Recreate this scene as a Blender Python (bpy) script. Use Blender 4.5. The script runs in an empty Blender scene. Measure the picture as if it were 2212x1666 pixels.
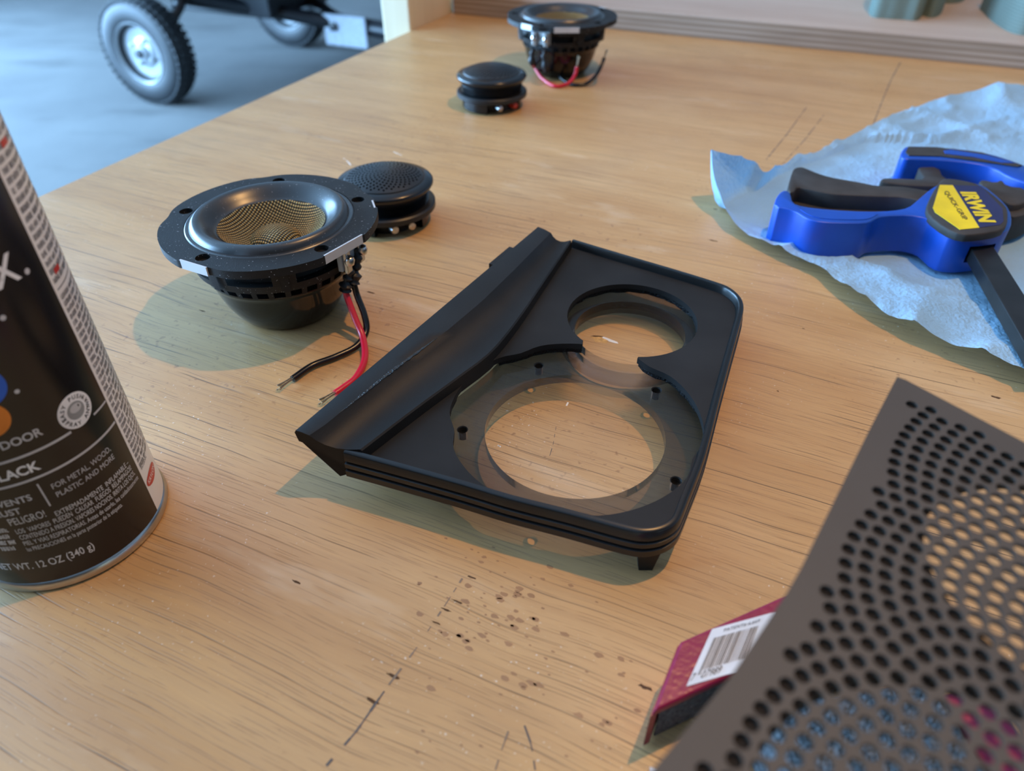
import bpy, bmesh, math, random
import numpy as np
from mathutils import Vector, Matrix
from mathutils.geometry import delaunay_2d_cdt

# ------------------------------------------------------------------ camera, world, light
S = bpy.context.scene
COL = S.collection
R_ = math.radians
CAM_H = 0.2118            # camera height over the bench top (bench top is z = 0)
PITCH = 39.3
FPX = 1560.0
cd = bpy.data.cameras.new('camera')
cd.sensor_width = 36.0
cd.lens = FPX / 2212 * 36.0
cd.clip_start = 0.005
cd.dof.use_dof = True
cd.dof.focus_distance = 0.300
cd.dof.aperture_fstop = 9.5
cam = bpy.data.objects.new('camera', cd)
cam.location = (0, 0, CAM_H)
cam.rotation_euler = (R_(90 - PITCH), 0, 0)
COL.objects.link(cam)
S.camera = cam

w = bpy.data.worlds.new('world'); S.world = w; w.use_nodes = True
bg = w.node_tree.nodes['Background']
bg.inputs[0].default_value = (0.80, 0.80, 0.82, 1)
bg.inputs[1].default_value = 0.05

def area(name, loc, target, sx, sy, power, color):
    l = bpy.data.lights.new(name, 'AREA'); l.shape = 'RECTANGLE'; l.size = sx; l.size_y = sy
    l.energy = power; l.color = color
    o = bpy.data.objects.new(name, l); o.location = loc
    o.rotation_euler = (Vector(target) - Vector(loc)).to_track_quat('-Z', 'Y').to_euler()
    COL.objects.link(o); return o
# daylight through the wide open garage door on the left
area('door_left_offscreen', (-3.7, 1.9, 0.35), (0.0, 1.9, 0.35), 4.8, 2.1, 1050, (0.33, 0.62, 1.0))
# warm work lamp hanging over the bench, to the right
lp = bpy.data.lights.new('work_lamp_offscreen', 'POINT'); lp.energy = 19.0; lp.color = (1.0, 0.55, 0.20); lp.shadow_soft_size = 0.012
lo = bpy.data.objects.new('work_lamp_offscreen', lp); lo.location = (0.31, 0.36, 0.95); COL.objects.link(lo)

S.view_settings.view_transform = 'Standard'
S.view_settings.look = 'None'
S.view_settings.exposure = 0.0
S.view_settings.gamma = 1.0
S.view_settings.use_curve_mapping = False

# ------------------------------------------------------------------ measuring helpers
_c, _s = math.cos(R_(PITCH)), math.sin(R_(PITCH))
def un(px, py, z=0.0):
    """world point at height z on the sight line of a photograph point (used to survey the bench)"""
    X = (px - 1106) / FPX; Y = -(py - 833) / FPX
    d = (X, _c + Y * _s, -_s + Y * _c)
    t = (z - CAM_H) / d[2]
    return Vector((t * d[0], t * d[1], z))
def un2(px, py, z=0.0):
    p = un(px, py, z); return (p.x, p.y)

# ------------------------------------------------------------------ materials
MATS = {}
def new_mat(name):
    m = bpy.data.materials.new(name); m.use_nodes = True
    nt = m.node_tree; nt.nodes.clear()
    out = nt.nodes.new('ShaderNodeOutputMaterial')
    MATS[name] = m
    return m, nt, out
class N:
    """tiny node graph helper"""
    def __init__(s, nt): s.nt = nt
    def n(s, t, **k):
        nd = s.nt.nodes.new('ShaderNode' + t)
        for a, b in k.items(): setattr(nd, a, b)
        return nd
    def lk(s, a, b): s.nt.links.new(a, b)
    def math(s, op, a, b=None, c=None):
        nd = s.n('Math', operation=op)
        for i, v in enumerate((a, b, c)):
            if v is None: continue
            if isinstance(v, (int, float)): nd.inputs[i].default_value = v
            else: s.lk(v, nd.inputs[i])
        return nd.outputs[0]
    def mix(s, f, a, b, mode='MIX'):
        nd = s.n('Mix', data_type='RGBA', blend_type=mode)
        for i, v in ((0, f), (6, a), (7, b)):
            if isinstance(v, (int, float)): nd.inputs[i].default_value = v
            elif isinstance(v, tuple): nd.inputs[i].default_value = (*v, 1) if len(v) == 3 else v
            else: s.lk(v, nd.inputs[i])
        return nd.outputs[2]
    def mapr(s, v, a, b, c=0.0, d=1.0):
        nd = s.n('MapRange'); s.lk(v, nd.inputs[0])
        for i, x in enumerate((a, b, c, d)): nd.inputs[i + 1].default_value = x
        return nd.outputs[0]
    def noise(s, vec, scale, detail=2.0, rough=0.5, dist=0.0):
        nd = s.n('TexNoise'); nd.inputs['Scale'].default_value = scale; nd.inputs['Detail'].default_value = detail
        nd.inputs['Roughness'].default_value = rough; nd.inputs['Distortion'].default_value = dist
        if vec is not None: s.lk(vec, nd.inputs['Vector'])
        return nd.outputs[0]
    def coord(s, scale=(1, 1, 1), rot=(0, 0, 0), loc=(0, 0, 0)):
        tc = s.n('TexCoord'); mp = s.n('Mapping')
        mp.inputs['Scale'].default_value = scale; mp.inputs['Rotation'].default_value = rot; mp.inputs['Location'].default_value = loc
        s.lk(tc.outputs['Object'], mp.inputs[0]); return mp.outputs[0]
    def bump(s, h, strength=0.3, dist=0.001):
        nd = s.n('Bump'); nd.inputs['Strength'].default_value = strength; nd.inputs['Distance'].default_value = dist
        s.lk(h, nd.inputs['Height']); return nd.outputs[0]
    def bsdf(s, color, rough=0.5, metal=0.0, spec=0.5, normal=None, coat=0.0):
        b = s.n('BsdfPrincipled')
        for k, v in (('Base Color', color), ('Roughness', rough), ('Metallic', metal)):
            if isinstance(v, tuple): b.inputs[k].default_value = (*v, 1)
            elif isinstance(v, (int, float)): b.inputs[k].default_value = v
            else: s.lk(v, b.inputs[k])
        b.inputs['Specular IOR Level'].default_value = spec
        if coat: b.inputs['Coat Weight'].default_value = coat; b.inputs['Coat Roughness'].default_value = 0.08
        if normal is not None: s.lk(normal, b.inputs['Normal'])
        return b

def simple(name, col, rough=0.5, metal=0.0, spec=0.5, vary=0.12, vscale=60, bump=0.0, bscale=900, bdist=0.0003, coat=0.0, speck=0.0):
    m, nt, out = new_mat(name); g = N(nt)
    v = g.coord()
    f = g.mapr(g.noise(v, vscale, 3), 0.3, 0.7)
    c = g.mix(f, tuple(x * (1 - vary) for x in col), tuple(min(1, x * (1 + vary)) for x in col))
    if speck:
        sp = g.math('GREATER_THAN', g.noise(v, 1100, 1), 0.735)
        c = g.mix(g.math('MULTIPLY', sp, speck), c, (0.55, 0.55, 0.58))
    nm = g.bump(g.noise(v, bscale, 2), bump, bdist) if bump else None
    b = g.bsdf(c, rough, metal, spec, nm, coat)
    g.lk(b.outputs[0], out.inputs[0]); return m

def wood_table():
    m, nt, out = new_mat('birch_plywood_top'); g = N(nt)
    tc = g.n('TexCoord'); sep = g.n('SeparateXYZ'); g.lk(tc.outputs['Object'], sep.inputs[0])
    O = tc.outputs['Object']
    wob = g.noise(O, 9, 2)
    x = sep.outputs[0]; y0 = sep.outputs[1]
    y = g.math('ADD', y0, g.math('MULTIPLY', g.math('SUBTRACT', wob, 0.5), 0.012))
    def comb(a, b, c=0.0):
        n = g.n('CombineXYZ')
        for i, v in enumerate((a, b, c)):
            if isinstance(v, (int, float)): n.inputs[i].default_value = v
            else: g.lk(v, n.inputs[i])
        return n.outputs[0]
    def sc(v, k): return g.math('MULTIPLY', v, k)
    band = g.noise(comb(sc(x, 2.2), sc(y, 26)), 1.0, 4, 0.6)
    fine = g.noise(comb(sc(x, 14), sc(y, 420)), 1.0, 3, 0.6)
    blotch = g.noise(O, 7.5, 3, 0.55)
    c = g.mix(g.mapr(band, 0.32, 0.68), (0.52, 0.28, 0.104), (0.65, 0.39, 0.166))
    c = g.mix(sc(g.mapr(fine, 0.35, 0.72), 0.32), c, (0.40, 0.235, 0.11))
    c = g.mix(sc(g.mapr(blotch, 0.52, 0.75), 0.35), c, (0.68, 0.47, 0.26))
    c = g.mix(sc(g.mapr(g.noise(O, 13, 2), 0.55, 0.75), 0.30), c, (0.42, 0.25, 0.125))
    hsum = None
    def pores(p, wdt, th, lng, dark, off):
        yy = g.math('ADD', g.math('DIVIDE', y, p), off)
        cy = g.math('FLOOR', yy); fy = g.math('FRACT', yy)
        wn = g.n('TexWhiteNoise', noise_dimensions='1D'); g.lk(cy, wn.inputs['W'])
        r = wn.outputs[0]
        cen = g.math('ADD', g.math('MULTIPLY', r, 0.6), 0.2)
        d = g.math('ABSOLUTE', g.math('SUBTRACT', fy, cen))
        ln = g.math('SUBTRACT', 1.0, g.mapr(d, wdt * 0.45, wdt))
        seg = g.noise(comb(g.math('ADD', sc(x, lng), g.math('MULTIPLY', r, 417.0)), sc(cy, 3.7)), 1.0, 2, 0.5)
        return g.math('MULTIPLY', sc(ln, dark), g.mapr(seg, th, th + 0.07))
    near = g.mapr(g.noise(O, 4.0, 1), 0.35, 0.6, 0.45, 1.0)
    p1 = sc(g.math('MULTIPLY', pores(0.0050, 0.062, 0.53, 10, 0.9, 0.0), near), 0.95)
    p2 = g.math('MULTIPLY', pores(0.0023, 0.10, 0.54, 24, 0.6, 7.3), near)
    p3 = pores(0.0012, 0.20, 0.50, 45, 0.34, 3.1)
    c = g.mix(p3, c, (0.28, 0.155, 0.07))
    c = g.mix(p2, c, (0.17, 0.09, 0.045))
    c = g.mix(p1, c, (0.07, 0.045, 0.03))
    # dirt specks and stains, gathered in old work spots
    geo = comb(g.math('SUBTRACT', x, -0.045), g.math('SUBTRACT', y0, -0.05))
    spot = g.noise(O, 330, 1.5, 0.5); zone = g.noise(O, 9, 1)
    st = g.math('MULTIPLY', g.mapr(spot, 0.66, 0.78), g.mapr(zone, 0.47, 0.62))
    c = g.mix(sc(st, 0.6), c, (0.20, 0.09, 0.04))
    st2 = g.math('MULTIPLY', g.mapr(g.noise(O, 620, 1), 0.70, 0.76), 0.55)
    c = g.mix(g.math('MULTIPLY', st2, g.mapr(g.noise(O, 17, 1), 0.45, 0.65)), c, (0.85, 0.80, 0.70))
    # rubbed off, pale sanded patches
    pl = g.noise(comb(sc(x, 9), sc(y, 34)), 1.0, 4, 0.6)
    c = g.mix(sc(g.mapr(pl, 0.60, 0.76), 0.45), c, (0.78, 0.62, 0.43))
    ht = g.math('SUBTRACT', sc(fine, 0.25), g.math('ADD', p1, g.math('ADD', p2, sc(p3, 0.6))))
    nm = g.bump(ht, 0.55, 0.0004)
    b = g.bsdf(c, g.mapr(fine, 0.2, 0.8, 0.34, 0.50), 0, 0.5, nm)
    g.lk(b.outputs[0], out.inputs[0]); return m
wood_table()

def grain(name, a, b_, sx=3, sy=60, rough=0.55, swap=False):
    m, nt, out = new_mat(name); g = N(nt)
    v = g.coord((sx, sy, 8) if not swap else (40, 40, 2.5))
    c = g.mix(g.mapr(g.noise(v, 1.0, 4, 0.6), 0.3, 0.7), a, b_)
    b = g.bsdf(c, rough, 0, 0.4); g.lk(b.outputs[0], out.inputs[0]); return m
grain('pinkish_plywood', (0.48, 0.36, 0.28), (0.58, 0.46, 0.37), 4, 30)
grain('pine', (0.66, 0.52, 0.33), (0.76, 0.62, 0.42), swap=True)
grain('lamplit_pine', (0.42, 0.20, 0.06), (0.52, 0.27, 0.09), swap=True)  # unused: pine with the warm lamp's tint put into its colour
grain('bench_frame_wood', (0.42, 0.29, 0.17), (0.52, 0.37, 0.23), 6, 40)
def ply_edge():
    m, nt, out = new_mat('plywood_edge'); g = N(nt)
    tc = g.n('TexCoord'); sep = g.n('SeparateXYZ'); g.lk(tc.outputs['Object'], sep.inputs[0])
    fr = g.math('FRACT', g.math('DIVIDE', sep.outputs[2], 0.0058))
    k = g.math('GREATER_THAN', fr, 0.5)
    c = g.mix(k, (0.30, 0.23, 0.17), (0.42, 0.34, 0.27))
    c = g.mix(g.math('MULTIPLY', g.mapr(g.noise(g.coord((9, 9, 240)), 1, 3), 0.45, 0.7), 0.5), c, (0.20, 0.15, 0.11))
    b = g.bsdf(c, 0.8, 0, 0.2); g.lk(b.outputs[0], out.inputs[0])
ply_edge()
def concrete():
    m, nt, out = new_mat('concrete'); g = N(nt)
    O = g.coord()
    c = g.mix(g.mapr(g.noise(O, 1.6, 5, 0.6), 0.3, 0.7), (0.135, 0.133, 0.130), (0.185, 0.182, 0.176))
    c = g.mix(g.math('MULTIPLY', g.mapr(g.noise(g.coord((1.2, 4, 1)), 1.1, 4, 0.6), 0.55, 0.72), 0.55), c, (0.085, 0.083, 0.080))
    b = g.bsdf(c, 0.8, 0, 0.15, g.bump(g.noise(O, 60, 4), 0.2, 0.004)); g.lk(b.outputs[0], out.inputs[0])
concrete()

simple('satin_black_paint', (0.0115, 0.0115, 0.0115), 0.52, 0, 0.3, 0.25, 40, 0.25, 1500, 0.00015)
simple('recess_black_paint', (0.0165, 0.0165, 0.0165), 0.58, 0, 0.22, 0.3, 30, 0.15, 1300, 0.00012)
simple('glossy_black_paint', (0.010, 0.010, 0.010), 0.30, 0, 0.5, 0.2, 40)
simple('basket_black_plastic', (0.0125, 0.0122, 0.012), 0.58, 0, 0.28, 0.2, 80, 0.5, 2200, 0.0002, speck=0.55)
simple('magnet_black_gloss', (0.007, 0.006, 0.006), 0.12, 0, 0.5, 0.2, 50)
simple('surround_rubber', (0.019, 0.020, 0.022), 0.33, 0, 0.8, 0.12, 90, speck=0.35)
simple('tweeter_black', (0.009, 0.009, 0.010), 0.24, 0, 0.5, 0.2, 80)
simple('tweeter_nut_black', (0.012, 0.012, 0.013), 0.42, 0, 0.45, 0.2, 80)
simple('perforation_dark', (0.002, 0.002, 0.002), 0.8, 0, 0.1, 0.1)
simple('cut_aluminium', (0.62, 0.62, 0.63), 0.42, 0.25, 0.5, 0.05, 90)
simple('tinned_steel', (0.55, 0.54, 0.52), 0.28, 1.0, 0.5, 0.08, 120)
simple('solder', (0.62, 0.61, 0.60), 0.25, 1.0, 0.5, 0.1, 300, 0.3, 700, 0.0004)
simple('terminal_plate', (0.36, 0.40, 0.42), 0.45, 0.3, 0.5, 0.1)
simple('wire_red', (0.62, 0.012, 0.035), 0.30, 0, 0.5, 0.06)
simple('wire_black', (0.008, 0.008, 0.009), 0.25, 0, 0.5, 0.1)
simple('heat_shrink', (0.016, 0.016, 0.018), 0.45, 0, 0.4, 0.2, 200, 0.4, 500, 0.0005)
simple('bare_copper', (0.72, 0.60, 0.42), 0.35, 1.0, 0.5, 0.2, 900)
simple('red_dot_plastic', (0.62, 0.06, 0.03), 0.4)
simple('black_glue', (0.0035, 0.0035, 0.004), 0.65, 0, 0.3, 0.3, 200, 1.0, 700, 0.0015)
simple('clamp_blue', (0.006, 0.066, 0.40), 0.36, 0, 0.5, 0.10, 40, 0.1, 700, 0.0002)
simple('clamp_grip_grey', (0.046, 0.042, 0.039), 0.62, 0, 0.3, 0.25, 60, 0.3, 900, 0.0003)
simple('clamp_dark', (0.006, 0.006, 0.007), 0.6, 0, 0.3)
simple('bar_steel', (0.036, 0.036, 0.036), 0.42, 0.7, 0.5, 0.2, 60)
simple('label_yellow', (0.80, 0.58, 0.005), 0.42)
simple('label_navy', (0.018, 0.016, 0.075), 0.40)
simple('ink_black', (0.012, 0.011, 0.010), 0.5)
simple('can_black_print', (0.008, 0.0075, 0.009), 0.20, 0, 0.5, 0.25, 20)
simple('can_white_print', (0.78, 0.77, 0.76), 0.30, 0, 0.5, 0.04, 30)
simple('print_silver', (0.52, 0.52, 0.54), 0.4)
simple('print_white', (0.80, 0.80, 0.82), 0.40)
simple('print_cream', (0.64, 0.64, 0.65), 0.45)
simple('print_grey', (0.16, 0.16, 0.175), 0.45)
simple('print_red', (0.50, 0.022, 0.02), 0.35)
simple('print_midgrey', (0.27, 0.28, 0.29), 0.4)
simple('ball_blue', (0.004, 0.10, 0.55), 0.3)
simple('ball_orange', (0.70, 0.20, 0.02), 0.3)
simple('can_cap_black', (0.010, 0.010, 0.011), 0.3)
simple('tire_rubber', (0.018, 0.019, 0.021), 0.52, 0, 0.5, 0.2, 20)
simple('rim_silver', (0.36, 0.37, 0.38), 0.30, 0.35, 0.5, 0.06, 9)
simple('cart_black', (0.012, 0.013, 0.016), 0.38, 0, 0.5, 0.2, 6)
simple('cart_grey_plate', (0.34, 0.36, 0.40), 0.5, 0.2)
simple('red_card', (0.27, 0.008, 0.050), 0.30, 0, 0.5, 0.10, 200, 0.25, 400, 0.0006)
simple('label_white', (0.72, 0.73, 0.74), 0.5)
simple('abrasive_grey', (0.105, 0.115, 0.125), 0.8, 0, 0.35, 0.5, 700, 1.0, 900, 0.0012, speck=0.3)
simple('grille_bronze', (0.064, 0.053, 0.044), 0.55, 0, 0.4, 0.06, 30)
simple('grille_backing', (0.016, 0.013, 0.011), 0.7, 0, 0.2)
simple('scratch_pale', (0.85, 0.80, 0.72), 0.7)
simple('chipped_wood', (0.62, 0.36, 0.13), 0.8, 0, 0.2, 0.3, 500)
simple('plaster_grey', (0.45, 0.44, 0.43), 0.9, 0, 0.2, 0.08, 3)
simple('dent_dark', (0.11, 0.06, 0.032), 0.9, 0, 0.1)

def weave():
    m, nt, out = new_mat('woven_cone'); g = N(nt)
    v = g.coord((1, 1, 1), (0, 0, R_(20)))
    sep = g.n('SeparateXYZ'); g.lk(v, sep.inputs[0])
    k = 2 * math.pi / 0.0027
    sx = g.math('SINE', g.math('MULTIPLY', sep.outputs[0], k)); sy = g.math('SINE', g.math('MULTIPLY', sep.outputs[1], k))
    h = g.math('MULTIPLY', sx, sy)
    ab = g.math('ABSOLUTE', h)
    c = g.mix(g.mapr(ab, 0.25, 0.62), (0.012, 0.008, 0.004), (0.62, 0.40, 0.14))
    b = g.bsdf(c, 0.32, 0.55, 0.6, g.bump(ab, 1.0, 0.0007)); g.lk(b.outputs[0], out.inputs[0])
weave()

def strap_mat():
    m, nt, out = new_mat('sage_webbing'); g = N(nt)
    tc = g.n('TexCoord'); sep = g.n('SeparateXYZ'); g.lk(tc.outputs['Object'], sep.inputs[0])
    st = g.math('SINE', g.math('MULTIPLY', sep.outputs[2], 2 * math.pi / 0.003))
    c = g.mix(g.mapr(st, -1, 1), (0.15, 0.21, 0.185), (0.23, 0.30, 0.265))
    b = g.bsdf(c, 0.8, 0, 0.2, g.bump(st, 0.6, 0.0006)); g.lk(b.outputs[0], out.inputs[0])
strap_mat()

def towel_mat():
    m, nt, out = new_mat('blue_paper_towel'); g = N(nt)
    O = g.coord()
    c = g.mix(g.mapr(g.noise(O, 25, 3), 0.3, 0.7), (0.31, 0.52, 0.71), (0.37, 0.60, 0.80))
    h = g.math('ADD', g.noise(O, 420, 2), g.math('MULTIPLY', g.noise(O, 90, 3), 1.5))
    nm = g.bump(h, 0.8, 0.0009)
    b = g.bsdf(c, 0.9, 0, 0.1, nm)
    t = g.n('BsdfTranslucent'); g.lk(c, t.inputs[0]); g.lk(nm, t.inputs['Normal'])
    mx = g.n('MixShader'); mx.inputs[0].default_value = 0.12
    g.lk(b.outputs[0], mx.inputs[1]); g.lk(t.outputs[0], mx.inputs[2]); g.lk(mx.outputs[0], out.inputs[0])
towel_mat()

def acrylic(name, neck, lo_, hi_):
    """clear sheet with an even mist of black overspray, masked clear at the neck"""
    m, nt, out = new_mat(name); g = N(nt)
    tc = g.n('TexCoord')
    vm = g.n('VectorMath', operation='DISTANCE'); g.lk(tc.outputs['Object'], vm.inputs[0]); vm.inputs[1].default_value = neck
    spray = g.mapr(g.math('ADD', vm.outputs['Value'], g.math('MULTIPLY', g.noise(tc.outputs['Object'], 120, 2), 0.008)), 0.019, 0.026, lo_, hi_)
    tr = g.n('BsdfTransparent'); tr.inputs[0].default_value = (0.86, 0.87, 0.88, 1)
    b = g.bsdf((0.030, 0.028, 0.026), 0.30, 0, 0.25)
    mx = g.n('MixShader'); g.lk(spray, mx.inputs[0]); g.lk(tr.outputs[0], mx.inputs[1]); g.lk(b.outputs[0], mx.inputs[2])
    fr = g.n('Fresnel'); fr.inputs[0].default_value = 1.16
    gl = g.n('BsdfGlossy'); gl.inputs['Roughness'].default_value = 0.08; gl.inputs[0].default_value = (0.9, 0.9, 0.9, 1)
    mx2 = g.n('MixShader'); g.lk(fr.outputs[0], mx2.inputs[0]); g.lk(mx.outputs[0], mx2.inputs[1]); g.lk(gl.outputs[0], mx2.inputs[2])
    g.lk(mx2.outputs[0], out.inputs[0])

# ------------------------------------------------------------------ mesh helpers
class MB:
    def __init__(s): s.v = []; s.f = []
    def add(s, vs, fs):
        o = len(s.v); s.v += [tuple(p) for p in vs]; s.f += [tuple(i + o for i in f) for f in fs]; return s
    def box(s, x0, x1, y0, y1, z0, z1, M=None):
        vs = [Vector((x, y, z)) for z in (z0, z1) for y in (y0, y1) for x in (x0, x1)]
        if M: vs = [M @ p for p in vs]
        return s.add(vs, [(0, 2, 3, 1), (4, 5, 7, 6), (0, 1, 5, 4), (2, 6, 7, 3), (0, 4, 6, 2), (1, 3, 7, 5)])
    def lathe(s, prof, seg=64, cx=0, cy=0, a0=0, a1=360, cap0=False, cap1=False, rfun=None):
        full = abs(a1 - a0 - 360) < 1e-6
        n = seg if full else seg + 1
        vs = []
        for r, z in prof:
            for i in range(n):
                a = R_(a0 + (a1 - a0) * i / seg)
                rr = r * (rfun(a) if rfun else 1)
                vs.append((cx + rr * math.cos(a), cy + rr * math.sin(a), z))
        fs = []
        for j in range(len(prof) - 1):
            for i in range(seg):
                k = (i + 1) % n
                fs.append((j * n + i, j * n + k, (j + 1) * n + k, (j + 1) * n + i))
        if cap0: fs.append(tuple(reversed(range(n))))
        if cap1: fs.append(tuple(range((len(prof) - 1) * n, len(prof) * n)))
        return s.add(vs, fs)
    def tube(s, pts, r, seg=10, caps=True):
        pts = [Vector(p) for p in pts]; n = len(pts)
        rr = r if isinstance(r, (list, tuple)) else [r] * n
        vs = []; up = Vector((0, 0, 1))
        prev = None
        for i, p in enumerate(pts):
            t = (pts[min(i + 1, n - 1)] - pts[max(i - 1, 0)]).normalized()
            if prev is None:
                a = t.cross(up) if abs(t.dot(up)) < 0.95 else t.cross(Vector((1, 0, 0)))
            else:
                a = prev - t * prev.dot(t)
            a.normalize(); prev = a; b = t.cross(a)
            for k in range(seg):
                q = 2 * math.pi * k / seg
                vs.append(p + (a * math.cos(q) + b * math.sin(q)) * rr[i])
        fs = [(j * seg + k, j * seg + (k + 1) % seg, (j + 1) * seg + (k + 1) % seg, (j + 1) * seg + k) for j in range(n - 1) for k in range(seg)]
        if caps: fs += [tuple(reversed(range(seg))), tuple(range((n - 1) * seg, n * seg))]
        return s.add(vs, fs)
    def prism(s, poly, z0, z1):
        n = len(poly)
        vs = [(x, y, z0) for x, y in poly] + [(x, y, z1) for x, y in poly]
        fs = [tuple(reversed(range(n))), tuple(range(n, 2 * n))] + [(i, (i + 1) % n, n + (i + 1) % n, n + i) for i in range(n)]
        return s.add(vs, fs)
    def cut_sheet(s, outer, holes, z0, z1):
        """flat sheet of any outline with any holes (they may overlap), extruded from z0 to z1"""
        def ccw(p):
            a = sum(p[i][0] * p[(i + 1) % len(p)][1] - p[(i + 1) % len(p)][0] * p[i][1] for i in range(len(p)))
            return list(p) if a > 0 else list(reversed(p))
        vs = []; faces = []
        for p in [outer] + list(holes):
            p = ccw(p); o = len(vs); vs += [Vector((x * 100, y * 100)) for x, y in p]; faces.append(list(range(o, o + len(p))))
        v2, e2, f2, _, _, of = delaunay_2d_cdt(vs, [], faces, 1, 1e-7)
        keep = [f for f, o in zip(f2, of) if list(o) == [0]]
        cnt = {}
        for f in keep:
            for i in range(len(f)):
                a, b = f[i], f[(i + 1) % len(f)]
                cnt[(a, b)] = cnt.get((a, b), 0) + 1
        n = len(v2)
        V = [(p.x / 100, p.y / 100, z1) for p in v2] + [(p.x / 100, p.y / 100, z0) for p in v2]
        F = [tuple(f) for f in keep] + [tuple(n + i for i in reversed(f)) for f in keep]
        for (a, b) in cnt:
            if (b, a) not in cnt: F.append((b, a, a + n, b + n))
        return s.add(V, F)
    def build(s, name, mat, parent=None, smooth=35, off=(0, 0, 0), bevel=0.0, bseg=2):
        me = bpy.data.meshes.new(name)
        ox, oy, oz = off
        me.from_pydata([(a - ox, b - oy, c - oz) for a, b, c in s.v], [], s.f)
        bm = bmesh.new(); bm.from_mesh(me)
        bmesh.ops.remove_doubles(bm, verts=bm.verts, dist=1e-7)
        loose = [v for v in bm.verts if not v.link_faces]
        if loose: bmesh.ops.delete(bm, geom=loose, context='VERTS')
        bmesh.ops.recalc_face_normals(bm, faces=bm.faces)
        if bevel:
            ed = [e for e in bm.edges if len(e.link_faces) == 2 and e.calc_face_angle(0) > R_(28)]
            bmesh.ops.bevel(bm, geom=ed, offset=bevel, segments=bseg, profile=0.5, affect='EDGES', clamp_overlap=True)
        bm.to_mesh(me); bm.free()
        if smooth:
            me.shade_smooth(); me.set_sharp_from_angle(angle=R_(smooth))
        me.materials.append(MATS[mat])
        o = bpy.data.objects.new(name, me); COL.objects.link(o)
        if parent: o.parent = parent
        return o

def tag(o, label, cat, group=None, kind=None):
    if label: o['label'] = label
    if cat: o['category'] = cat
    if group: o['group'] = group
    if kind: o['kind'] = kind
    return o
def thing(name, label, cat, loc=(0, 0, 0), rz=0.0, group=None):
    o = bpy.data.objects.new(name, None); o.empty_display_size = 0.02
    COL.objects.link(o); o.location = loc; o.rotation_euler = (0, 0, rz)
    return tag(o, label, cat, group)
def circle(cx, cy, r, n=48, a0=0.0):
    return [(cx + r * math.cos(2 * math.pi * i / n + a0), cy + r * math.sin(2 * math.pi * i / n + a0)) for i in range(n)]
def resample(pts, n):
    P = [Vector(p) for p in pts]; L = [0]
    for a, b in zip(P, P[1:]): L.append(L[-1] + (b - a).length)
    out = []
    for i in range(n):
        t = L[-1] * i / (n - 1); k = 0
        while k < len(P) - 2 and L[k + 1] < t: k += 1
        q = (t - L[k]) / max(1e-9, L[k + 1] - L[k]); out.append(P[k].lerp(P[k + 1], q))
    return out
def spline(pts, n=8):
    """smooth curve through points"""
    P = [Vector(p) for p in pts]; P = [2 * P[0] - P[1]] + P + [2 * P[-1] - P[-2]]
    out = []
    for i in range(1, len(P) - 2):
        a, b, c, d = P[i - 1:i + 3]
        for k in range(n):
            t = k / n
            out.append(0.5 * ((2 * b) + (c - a) * t + (2 * a - 5 * b + 4 * c - d) * t * t + (3 * b - a - 3 * c + d) * t ** 3))
    out.append(P[-2]); return out

def text_mesh(body, bold=0.0):
    """flat glyph mesh of a text: vertices, faces, width, height of a capital"""
    cu = bpy.data.curves.new('lettering', 'FONT'); cu.body = body; cu.resolution_u = 3; cu.offset = bold
    ob = bpy.data.objects.new('lettering', cu)
    me = bpy.data.meshes.new_from_object(ob)
    vs = [v.co.copy() for v in me.vertices]; fs = [tuple(p.vertices) for p in me.polygons]
    bpy.data.meshes.remove(me); bpy.data.objects.remove(ob); bpy.data.curves.remove(cu)
    return vs, fs
CAPH = 0.729   # capital height of the built-in font at size 1 (roughly)

# ------------------------------------------------------------------ setting: floor
FLOOR = -0.75
mb = MB(); mb.box(-9, 7, -5, 12, FLOOR - 0.1, FLOOR)
tag(mb.build('floor', 'concrete', smooth=0), 'grey stained concrete garage floor below the workbench', None, kind='structure')

for nm, bb, lb in (('wall_back', (-9, 4.5, 6.6, 6.75, FLOOR, 2.1), 'plain grey garage back wall'), ('wall_right', (4.4, 4.55, -4, 6.6, FLOOR, 2.1), 'plain grey garage side wall'), ('ceiling', (-4.2, 4.55, -4, 6.75, 2.1, 2.2), 'plain grey garage ceiling')):
    tag(MB().box(*bb).build(nm, 'plaster_grey', smooth=0), lb, None, kind='structure')

# ------------------------------------------------------------------ workbench
BA = R_(-24.65)                                   # direction of the bench's width
bx, by = Vector((math.cos(BA), math.sin(BA))), Vector((-math.sin(BA), math.cos(BA)))
e0 = un(105, 415)                                 # a point of the left edge
B0 = Vector((e0.x, e0.y))
def bench(u, v, z=0.0):                           # bench coordinates -> world (u from the left edge, v along it)
    p = B0 + bx * u + by * v; return Vector((p.x, p.y, z))
wb = thing('workbench', 'plywood topped workbench with pencil lines and worn pale wood grain', 'workbench', (B0.x, B0.y, FLOOR), BA)
T = 0.0 - FLOOR
mb = MB(); mb.box(0, 1.35, -1.05, 0.66, T - 0.019, T)
top = mb.build('tabletop', 'birch_plywood_top', wb, smooth=0, bevel=0.0008, bseg=1)
for u in (0.06, 1.24):
    for v in (-1.0, 0.45):
        MB().box(u, u + 0.089, v, v + 0.038, 0, T - 0.019).build('leg', 'bench_frame_wood', wb, smooth=0)
for v in (-0.96, 0.41):
    MB().box(0.06, 1.33, v, v + 0.038, T - 0.108, T - 0.0192).build('apron', 'bench_frame_wood', wb, smooth=0)

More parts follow.
